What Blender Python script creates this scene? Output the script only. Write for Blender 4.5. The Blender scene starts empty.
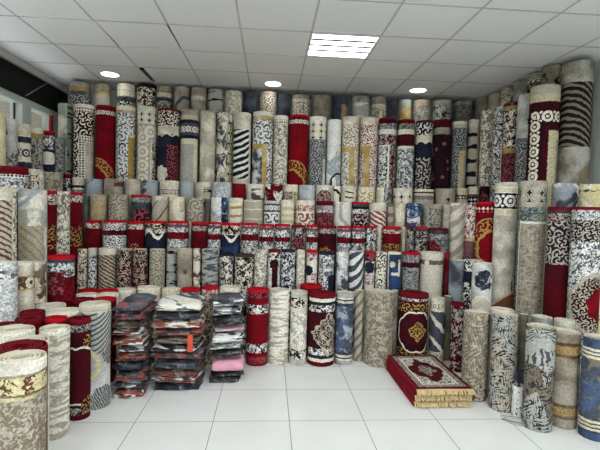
import bpy, math, random
from mathutils import Vector
PI = math.pi
SC = bpy.context.scene
COL = SC.collection
rnd = random.Random(7)

# ------------------------------------------------------------ palette (sRGB)
PAL = dict(cream=(224,217,198), beige=(174,166,149), ivory=(228,223,208), tan=(122,112,95), grey=(168,168,160),
    bluegrey=(158,166,172), slate=(72,77,86), navy=(34,40,58), blue=(52,78,122), red=(124,9,22), burg=(80,8,20),
    plum=(46,13,21), gold=(172,142,78), dgold=(138,112,56), brown=(92,62,44), black=(26,26,30), white=(222,222,216),
    sage=(140,150,136), pink=(224,160,176), yellow=(200,190,148), rose=(142,74,80), magenta=(120,30,72), rust=(150,70,50),
    wood=(118,74,44), scarlet=(190,14,30), denim=(78,94,124), char=(50,52,58))
def lin(c):
    return tuple((x/12.92 if x <= .04045 else ((x+.055)/1.055)**2.4) for x in (v/255 for v in c))
def RGB(n, a=1.0):
    c = lin(PAL[n]) if isinstance(n, str) else lin(n)
    return (c[0], c[1], c[2], 1)

# ------------------------------------------------------------ shader expressions
class Ctx: pass
class S:
    """wraps a float socket so that arithmetic builds Math nodes"""
    def __init__(s, T, k): s.T = T; s.k = k
    def __add__(a, b): return mth(a.T, 'ADD', a, b)
    def __radd__(a, b): return mth(a.T, 'ADD', b, a)
    def __sub__(a, b): return mth(a.T, 'SUBTRACT', a, b)
    def __rsub__(a, b): return mth(a.T, 'SUBTRACT', b, a)
    def __mul__(a, b): return mth(a.T, 'MULTIPLY', a, b)
    def __rmul__(a, b): return mth(a.T, 'MULTIPLY', b, a)
    def __truediv__(a, b): return mth(a.T, 'DIVIDE', a, b)
    def __gt__(a, b): return mth(a.T, 'GREATER_THAN', a, b)
    def __lt__(a, b): return mth(a.T, 'LESS_THAN', a, b)
def mth(T, op, *a):
    n = T.nodes.new('ShaderNodeMath'); n.operation = op
    for i, x in enumerate(a):
        if isinstance(x, S): T.links.new(x.k, n.inputs[i])
        else: n.inputs[i].default_value = x
    return S(T, n.outputs[0])
def f_(op): return lambda a, *b: mth(a.T, op, a, *b)
absx, minx, maxx, sinx, sqrtx, pmod = f_('ABSOLUTE'), f_('MINIMUM'), f_('MAXIMUM'), f_('SINE'), f_('SQRT'), f_('FLOORED_MODULO')
def atan2x(a, b): return mth(a.T, 'ARCTAN2', a, b)
def vec(T, x, y):
    n = T.nodes.new('ShaderNodeCombineXYZ')
    for i, v in enumerate((x, y)):
        if isinstance(v, S): T.links.new(v.k, n.inputs[i])
        else: n.inputs[i].default_value = v
    return n.outputs[0]
def noise(T, x, y, sc, det=2.0, off=0.0, rough=.5, dist=0.0):
    n = T.nodes.new('ShaderNodeTexNoise'); n.noise_dimensions = '2D'
    T.links.new(vec(T, x+off, y+off*.37), n.inputs['Vector'])
    n.inputs['Scale'].default_value = sc; n.inputs['Detail'].default_value = det
    n.inputs['Roughness'].default_value = rough; n.inputs['Distortion'].default_value = dist
    return S(T, n.outputs[0])
def mix(T, f, a, b):
    if isinstance(f, (int, float)): return b if f > .5 else a
    n = T.nodes.new('ShaderNodeMix'); n.data_type = 'RGBA'
    T.links.new(f.k, n.inputs[0])
    for i, c in ((6, a), (7, b)):
        if isinstance(c, tuple): n.inputs[i].default_value = c
        else: T.links.new(c, n.inputs[i])
    return n.outputs[2]
def curls(c, x, y, s):
    """spiral curl around jittered cell centres: returns value in -1..1"""
    T = c.T
    n = T.nodes.new('ShaderNodeTexVoronoi'); n.voronoi_dimensions = '2D'; n.feature = 'F1'
    X = x + c.seed; Y = y + c.seed*.7
    T.links.new(vec(T, X, Y), n.inputs['Vector'])
    n.inputs['Scale'].default_value = 1/s; n.inputs['Randomness'].default_value = .75
    sp = T.nodes.new('ShaderNodeSeparateXYZ'); T.links.new(n.outputs['Position'], sp.inputs[0])
    dx = X - S(T, sp.outputs[0]); dy = Y - S(T, sp.outputs[1])
    r = sqrtx(dx*dx + dy*dy); a = atan2x(dy, dx)
    return sinx(a*2 + r*(2*PI/(s*.5))), r, a
def rad(x, y, uc, vc):
    dx = x - uc; dy = y - vc
    return sqrtx(dx*dx + dy*dy), dx, dy
def inside(u, v, u0, u1, v0, v1):
    return (u > u0)*(u < u1)*(v > v0)*(v < v1)
def paint(c, sp):
    T, u, v, sd = c.T, c.u, c.v, c.seed
    k = sp[0]
    if k == 'p':
        n = noise(T, u, v, sp[3], 3, sd)
        return mix(T, mth(T, 'MULTIPLY_ADD', n-.5, 3.2*sp[4]+.6, sp[4]*.55), RGB(sp[1]), RGB(sp[2])) if False else mix(T, clampx((n-.5)*4+.45)*sp[4]*1.3, RGB(sp[1]), RGB(sp[2]))
    if k == 'st':
        n = noise(T, u*.25, v, 70, 3, sd)
        m = noise(T, u, v*.2, 60, 2, sd)
        return mix(T, clampx((n*.6+m*.4-.5)*5+.4), RGB(sp[1]), RGB(sp[2]))
    if k == 'a':
        s_, r, a = curls(c, u, v, sp[3])
        q = noise(T, u, v, 1.5/sp[3], 2, sd+4)
        m = (s_ + (q-.5)*2.4 > .22)
        col = mix(T, m, RGB(sp[1]), RGB(sp[2]))
        if len(sp) > 4 and sp[4]: col = mix(T, (r < sp[3]*.16), col, RGB(sp[4]))
        return col
    if k == 'f':
        s_, r, a = curls(c, u, v, sp[3])
        q = noise(T, u, v, 1.2/sp[3], 2, sd+4)
        return mix(T, (s_ + (q-.5)*1.6 > .38), RGB(sp[1]), RGB(sp[2]))
    if k == 'k':
        n = noise(T, u, v, 1.05/sp[3], 2, sd, .6, .6)
        n2 = noise(T, u, v, 3.0/sp[3], 2, sd+3, .6, .5)
        w = n*.5+n2*.5
        t = sp[4]*.2+.398
        return mix(T, clampx((w-t)*40+.5), RGB(sp[1]), RGB(sp[2]))
    if k == 'lf':      # feathered leaves: veins either side of a midrib, one direction per leaf
        n = T.nodes.new('ShaderNodeTexVoronoi'); n.voronoi_dimensions = '2D'; n.feature = 'F1'
        w_ = noise(T, u, v, 7, 2, sd+1)
        X = u + sd + (w_-.5)*.03; Y = (v + sd*.7)*.7 + (w_-.5)*.03
        T.links.new(vec(T, X, Y), n.inputs['Vector']); n.inputs['Scale'].default_value = 1/sp[4]; n.inputs['Randomness'].default_value = .9
        q = T.nodes.new('ShaderNodeSeparateXYZ'); T.links.new(n.outputs['Position'], q.inputs[0])
        k_ = T.nodes.new('ShaderNodeSeparateColor'); T.links.new(n.outputs['Color'], k_.inputs[0])
        a = S(T, k_.outputs[0])*6.28
        dx = X - S(T, q.outputs[0]); dy = Y - S(T, q.outputs[1])
        ca = sinx(a+PI/2); sa = sinx(a)
        lx = dx*ca + dy*sa; ly = absx(dy*ca - dx*sa)
        vein = pmod(lx + ly*.9 + 9.0, sp[4]*.17)/(sp[4]*.17)
        d2 = noise(T, u, v, 24, 3, sd+3)
        tone = S(T, k_.outputs[1])
        col = mix(T, (tone*.6+d2*.6 > .55), RGB(sp[1]), RGB(sp[3]))
        d3 = noise(T, u, v, 60, 2, sd+4)
        m = (vein + (d2-.5)*2.6 + (d3-.5)*1.4 > .66)
        return mix(T, m, col, RGB(sp[2]))
    if k == 'br':
        n = noise(T, u*.22, v, sp[4]*1.4, 3, sd, .6, .3)
        base = paint(c, ('p', sp[1], sp[1], 8, .1))
        t = sp[3]
        return mix(T, clampx((n-(t-.06))*18), RGB(sp[1]), RGB(sp[2]))
    if k == 'ch':
        p = sp[3]; s = c.s if hasattr(c, 's') else u; d = c.d if hasattr(c, 's') else v
        dm = getattr(c, 'dm', None)
        dc = (d-dm) if dm is not None else (pmod(d, p)-p/2)
        x = pmod(s+c.seed, p) - p/2
        r = sqrtx(x*x + dc*dc); a = atan2x(dc, x)
        ring = (absx(r-p*.33) < p*.105)
        core = (r < p*.13)
        x2 = pmod(s+c.seed+p/2, p) - p/2
        r2 = sqrtx(x2*x2 + (absx(dc)-p*.33)*(absx(dc)-p*.33))
        m = maxx(maxx(ring, core), (r2 < p*.1))
        return mix(T, m, RGB(sp[1]), RGB(sp[2]))
    if k == 'sc':
        p = sp[3]; s = c.s if hasattr(c, 's') else u; d = c.d if hasattr(c, 's') else v
        m = (pmod(s, p)-p/2)
        z = (pmod(d, p*1.1)-p*.5)
        return mix(T, (absx(m)+absx(z) < p*.42), RGB(sp[1]), RGB(sp[2]))
    if k == 'di':
        p = sp[3]
        dm = getattr(c, 'dm', None)
        x = pmod(u+c.seed, p)-p/2
        y = pmod(v+.01, p*.75)-p*.375
        q = absx(x)*1.1+absx(y)*.9
        star = minx(absx(x), absx(y))
        m = (q < p*.25)*(star < p*.075)
        return mix(T, maxx(m, (absx(q-p*.40) < p*.02)), RGB(sp[1]), RGB(sp[2]))
    if k == 'w':
        p, sl, cu, t = sp[3], sp[4], sp[5], sp[6]
        n = noise(T, u, v, 7, 2, sd)
        ph = v + u*sl + u*u*cu*2 + (n-.5)*p*.5
        return mix(T, (pmod(ph, p) < p*t), RGB(sp[1]), RGB(sp[2]))
    if k == 'mb':
        n = noise(T, u, v*.8, sp[4]*1.1, 4, sd, .6, .8)
        n2 = noise(T, u, v, sp[4]*1.6, 4, sd+9, .65, .8)
        col = mix(T, clampx((n-.47)*14), RGB(sp[1]), RGB(sp[2]))
        return mix(T, clampx((n2-.55)*16), col, RGB(sp[3]))
    if k == 'ray':
        r, dx, dy = rad(u, v, sp[3], sp[4])
        a = atan2x(dy, dx)
        n = noise(T, u, v, 14, 3, sd, .6, .5)
        n2 = noise(T, u, v, 9, 2, sd+5)
        m = (sinx(a*sp[5] + n*9) > .1)*(n2 > .44)*(r > .03)
        return mix(T, m, RGB(sp[1]), RGB(sp[2]))
    if k == 'B':
        ve = minx(v, (c.L - v))
        if sp[3] is not None:
            ue = absx(u - sp[3]); d = minx(ve, ue); isv = (ue < ve)
            s = u + (v-u)*isv
        else:
            d = ve; s = u
        col = paint(c, sp[1])
        for d0, d1, bs in sp[2]:
            b = Ctx(); b.__dict__.update(c.__dict__); b.s = s; b.d = d; b.dm = (d0+d1)/2
            col = mix(T, (d > d0-1e-4)*(d < d1) if d0 > 0 else (d < d1), col, paint(b, bs))
        return col
    if k == 'O':
        col = paint(c, sp[1])
        for ov in sp[2]: col = overlay(c, col, ov)
        return col
    raise ValueError(k)
def clampx(a): return minx(maxx(a, 0.0), 1.0)
def overlay(c, col, o):
    T, u, v = c.T, c.u, c.v
    k = o[0]
    if k == 'boxv':
        b = Ctx(); b.__dict__.update(c.__dict__)
        if o[5]-o[4] < .3: b.s = u; b.d = v; b.dm = (o[4]+o[5])/2
        return mix(T, inside(u, v, o[2], o[3], o[4], o[5]), col, paint(b, o[1]))
    if k == 'disc':
        r, dx, dy = rad(u, v, o[2], o[3])
        a = atan2x(dy, dx)
        wob = 1+sinx(a*8)*.07
        return mix(T, (r < o[4]*wob), col, paint(c, o[1]))
    if k == 'disc2':
        dx = absx(u-o[2])/o[4]; dy = absx(v-o[3])/o[5]
        r = sqrtx(dx*dx+dy*dy)
        return mix(T, (r < 1.0), col, paint(c, o[1]))
    if k == 'arc':
        _, fg, uc, vc, R_, w, fil = o
        r, dx, dy = rad(u, v, uc, vc)
        a = atan2x(dy, dx)
        rr = r - absx(sinx(a*4))*R_*.08
        m = (absx(rr-R_) < w)
        if fil:
            s_, q, _a = curls(c, u, v, .085)
            m = maxx(m, (s_ > .45)*(rr > R_)*(rr < R_+fil))
            m = maxx(m, (absx(rr-R_-fil) < w*.5))
        return mix(T, m, col, RGB(fg))
    if k == 'med':
        _, fg, bg, uc, vc, a_, b_ = o
        q = absx(u-uc)/a_ + absx(v-vc)/b_
        q2 = q + sinx((u-uc)*120)*.05 + sinx((v-vc)*120)*.05
        s_, r, _a = curls(c, u, v, .045)
        m = (s_ > .45)*(q2 < 1)
        m = maxx(m, (absx(q2-1) < .07))
        m = maxx(m, (absx(q2-.45) < .07))
        return mix(T, m, col, RGB(fg))
    if k == 'swag':      # region below a scalloped edge with a pale outline
        _, spx, v0, amp, per = o
        e = absx(sinx(u*(PI/per)+c.seed))*amp*-1 + v0
        return mix(T, (v > e), mix(T, (v > e-.012), col, RGB('cream')), paint(c, spx))
    if k == 'swagb':     # wavy ribbon
        _, spx, v0, amp, per, w = o
        e = sinx(u*(2*PI/per)+c.seed)*amp + v0
        return mix(T, (absx(v-e) < w*.5), col, paint(c, spx))
    raise ValueError(k)

MATS = {}
def bsdf(name, rough=.8, spec=.3):
    m = bpy.data.materials.new(name); m.use_nodes = True
    T = m.node_tree; p = T.nodes['Principled BSDF']
    p.inputs['Roughness'].default_value = rough
    p.inputs['Specular IOR Level'].default_value = spec
    return m, T, p
def rug_mat(name, spec, L, seed):
    m, T, p = bsdf(name, .92, .12)
    uv = T.nodes.new('ShaderNodeUVMap'); uv.uv_map = 'UVMap'
    sp = T.nodes.new('ShaderNodeSeparateXYZ'); T.links.new(uv.outputs[0], sp.inputs[0])
    c = Ctx(); c.T = T; c.L = L; c.seed = seed
    u0 = S(T, sp.outputs[0]); v0 = S(T, sp.outputs[1])
    n = noise(T, u0, v0, 30, 2, seed)
    c.u = u0 + (n-.5)*.018; c.v = v0 + (n-.5)*-.014
    col = paint(c, spec)
    # woven pile: fine tone variation
    f = noise(T, u0, v0, 130, 3, seed+2, .7)
    hv = T.nodes.new('ShaderNodeHueSaturation')
    g = noise(T, u0, v0, 62, 2, seed+6, .6, .4)
    h = noise(T, u0, v0, 9, 2, seed+8)
    T.links.new((f*.4+clampx((g-.5)*7+.5)*.26+h*.3+.5).k, hv.inputs['Value'])
    if isinstance(col, tuple): hv.inputs['Color'].default_value = col
    else: T.links.new(col, hv.inputs['Color'])
    T.links.new(hv.outputs[0], p.inputs['Base Color'])
    b = T.nodes.new('ShaderNodeBump'); b.inputs['Strength'].default_value = .35; b.inputs['Distance'].default_value = .004
    T.links.new(f.k, b.inputs['Height']); T.links.new(b.outputs[0], p.inputs['Normal'])
    return m
def solid(name, col, rough=.8, spec=.3, var=0.0, scale=20, metal=0, bump=0.0):
    key = (name,)
    if key in MATS: return MATS[key]
    m, T, p = bsdf(name, rough, spec)
    p.inputs['Metallic'].default_value = metal
    tc = T.nodes.new('ShaderNodeTexCoord')
    n = T.nodes.new('ShaderNodeTexNoise'); n.inputs['Scale'].default_value = scale; n.inputs['Detail'].default_value = 3
    T.links.new(tc.outputs['Object'], n.inputs['Vector'])
    hv = T.nodes.new('ShaderNodeHueSaturation'); hv.inputs['Color'].default_value = RGB(col)
    v = mth(T, 'MULTIPLY_ADD', S(T, n.outputs[0]), var, 1-var/2); T.links.new(v.k, hv.inputs['Value'])
    T.links.new(hv.outputs[0], p.inputs['Base Color'])
    if bump:
        b = T.nodes.new('ShaderNodeBump'); b.inputs['Strength'].default_value = bump; b.inputs['Distance'].default_value = .004
        T.links.new(n.outputs[0], b.inputs['Height']); T.links.new(b.outputs[0], p.inputs['Normal'])
    MATS[key] = m
    return m

# ------------------------------------------------------------ mesh helpers
class MB_:
    def __init__(s): s.v = []; s.f = []; s.m = []; s.uv = []
    def vert(s, *p): s.v.append(tuple(p)); return len(s.v)-1
    def face(s, idx, mat=0, uv=None):
        s.f.append(tuple(idx)); s.m.append(mat); s.uv.append(uv or [(0, 0)]*len(idx))
    def box(s, x0, x1, y0, y1, z0, z1, mat=0, rz=0, piv=None):
        i = len(s.v)
        P = [(x0,y0,z0),(x1,y0,z0),(x1,y1,z0),(x0,y1,z0),(x0,y0,z1),(x1,y0,z1),(x1,y1,z1),(x0,y1,z1)]
        if rz:
            cx, cy = piv or ((x0+x1)/2, (y0+y1)/2); c_, s_ = math.cos(rz), math.sin(rz)
            P = [(cx+(x-cx)*c_-(y-cy)*s_, cy+(x-cx)*s_+(y-cy)*c_, z) for x, y, z in P]
        s.v += P
        for q in ((0,3,2,1),(4,5,6,7),(0,1,5,4),(1,2,6,5),(2,3,7,6),(3,0,4,7)):
            s.face([i+a for a in q], mat)
    def tube(s, pts, r, n=8, mat=0):
        pts = [Vector(p) for p in pts]; rings = []
        for i, p in enumerate(pts):
            d = (pts[min(i+1, len(pts)-1)]-pts[max(i-1, 0)]).normalized()
            a = d.orthogonal().normalized() if i == 0 else (pa - d*pa.dot(d)).normalized()
            pa = a; b = d.cross(a)
            rings.append([s.vert(*(p+(a*math.cos(2*PI*k/n)+b*math.sin(2*PI*k/n))*r)) for k in range(n)])
        for i in range(len(rings)-1):
            for k in range(n):
                s.face([rings[i][k], rings[i][(k+1)%n], rings[i+1][(k+1)%n], rings[i+1][k]], mat)
        s.face(rings[0][::-1], mat); s.face(rings[-1], mat)
    def lathe(s, prof, n=24, c=(0,0), mat=0):
        rings = [[s.vert(c[0]+r*math.cos(2*PI*k/n), c[1]+r*math.sin(2*PI*k/n), z) for k in range(n)] for r, z in prof]
        for i in range(len(rings)-1):
            for k in range(n):
                s.face([rings[i][k], rings[i][(k+1)%n], rings[i+1][(k+1)%n], rings[i+1][k]], mat)
        s.face(rings[0][::-1], mat); s.face(rings[-1], mat)
    def build(s, name, mats, parent=None, smooth=False, bevel=0, loc=None):
        me = bpy.data.meshes.new(name); me.from_pydata(s.v, [], s.f)
        if not isinstance(mats, (list, tuple)): mats = [mats]
        for m in mats: me.materials.append(m)
        me.polygons.foreach_set('material_index', s.m)
        ul = me.uv_layers.new(name='UVMap')
        ul.data.foreach_set('uv', [x for f in s.uv for p in f for x in p])
        if smooth: me.polygons.foreach_set('use_smooth', [True]*len(s.f))
        me.update()
        o = bpy.data.objects.new(name, me); COL.objects.link(o)
        if parent: o.parent = parent
        if loc: o.location = loc
        if bevel:
            b = o.modifiers.new('bevel', 'BEVEL'); b.width = bevel; b.segments = 2; b.limit_method = 'ANGLE'
        return o
def empty(name, loc, rz=0):
    o = bpy.data.objects.new(name, None); COL.objects.link(o); o.empty_display_size = .1
    o.location = loc; o.rotation_euler = (0, 0, rz); return o
def tag(o, label, cat, group=None):
    o['label'] = label; o['category'] = cat
    if group: o['group'] = group
    return o
def struct(o): o['kind'] = 'structure'; return o

# ------------------------------------------------------------ rolled rugs
BACK = solid('jute_backing', (206,198,178), .95, .1, .25, 60)
RIMC = dict(red=(172,12,26), burg=(104,11,24), plum=(70,18,30), navy=(28,34,54), black=(26,26,30), brown=(66,46,38))
def spiral(mb, R, z_rows, turns, seg, pitch, th, phi0, seed, u_of, L, mout, mback, mtop, wob=True, grow=0.0):
    """sheet wound into a spiral; outer wall carries the pile, inner wall the backing"""
    n = int(turns*seg); r_ = random.Random(seed)
    p1, p2, a2 = r_.uniform(0, 6), r_.uniform(0, 6), r_.uniform(.0, .01)
    lean = (r_.uniform(-.0025, .0025), r_.uniform(-.0025, .0025))
    ov, iv = [], []
    for i in range(n+1):
        th_ = i/seg*2*PI; ph = phi0 + th_
        sq = 1 + (a2*math.cos(2*ph+p1) + .003*math.cos(3*ph+p2) if wob else 0)
        tt = th_/(2*PI)
        ro = R - pitch*(tt**5 if tt < 1 else tt) + grow
        ri = ro - th - 2*grow
        co, ci = [], []
        for z in z_rows:
            t = z/L; dx = lean[0]*math.sin(PI*t*1.3); dy = lean[1]*math.sin(PI*t*1.3)
            e = 0
            if z > L-.004 and mtop is not None and th_ < 2*PI: e = .003
            bul = 1 + .005*math.sin(t*5+p1) if wob else 1
            k = sq*bul
            co.append(mb.vert(dx+(ro-e)*k*math.cos(ph), dy+(ro-e)*k*math.sin(ph), z))
            ci.append(mb.vert(dx+ri*k*math.cos(ph), dy+ri*k*math.sin(ph), z))
        ov.append(co); iv.append(ci)
    m = len(z_rows)
    for i in range(n):
        u0 = u_of(phi0+i/seg*2*PI, i/seg); u1 = u_of(phi0+(i+1)/seg*2*PI, i/seg) 
        for j in range(m-1):
            mb.face([ov[i][j], ov[i+1][j], ov[i+1][j+1], ov[i][j+1]], mout,
                    [(u0, L-z_rows[j]), (u1, L-z_rows[j]), (u1, L-z_rows[j+1]), (u0, L-z_rows[j+1])])
            mb.face([iv[i+1][j], iv[i][j], iv[i][j+1], iv[i+1][j+1]], mback)
        if mtop is not None:
            mb.face([ov[i][-1], ov[i+1][-1], iv[i+1][-1], iv[i][-1]], mtop)
        mb.face([iv[i][0], iv[i+1][0], ov[i+1][0], ov[i][0]], mback)
    for e in (0, n):
        for j in range(m-1):
            q = [ov[e][j], ov[e][j+1], iv[e][j+1], iv[e][j]]
            mb.face(q if e else q[::-1], mback)
def make_rug(name, X, Y, R, H, spec, rim, near, seed, label, group, seam=PI):
    r_ = random.Random(seed)
    phc = math.atan2(-Y, -X)                      # the side turned to the room
    ph0 = phc + PI + r_.uniform(-.5, .5) if seam == PI else phc+seam
    seg = 40 if near else 26
    pitch = .0155 if near else .014
    th = .0076 if near else .011
    turns = min(6, max(1.6, (R-.042)/pitch)) if near else min(2.2, max(1.2, (R-.012)/pitch))
    if R < .03: turns = 1.1; th = R*.35
    def u_of(ph, i):
        return (ph-phc-2*PI*math.floor((ph0-phc+PI*2)/(2*PI)) if False else ph - phc - 2*PI*round((ph0+PI-phc)/(2*PI)))*R
    mat = rug_mat('pile_' + name, spec, H, (seed*1.37) % 50)
    rw = .024 if rim else 0
    rows = [0, .012, H*.3, H*.6, H-.05, H-.012, H] if not rim else [0, .012, H*.3, H*.6, H-.06, H-rw]
    mb = MB_()
    spiral(mb, R, rows, turns, seg, pitch, th, ph0, seed, u_of, H, 0, 1, None if rim else 1)
    o = mb.build(name, [mat, BACK], loc=(X, Y, 0), smooth=False)
    tag(o, label, 'rug', group)
    if rim:
        rm = solid('binding_'+rim, RIMC[rim], .85, .15, .35, 90, bump=.3)
        b = MB_()
        spiral(b, R, [H-rw, H-.012, H-.003, H], turns, seg, pitch, th, ph0, seed, u_of, H, 0, 0, 0, grow=.0012)
        b.build('edge_binding', rm, o)
    me = o.data
    me.polygons.foreach_set('use_smooth', [abs(p.normal.z) < .5 for p in me.polygons]); me.update()
    return o

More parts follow.
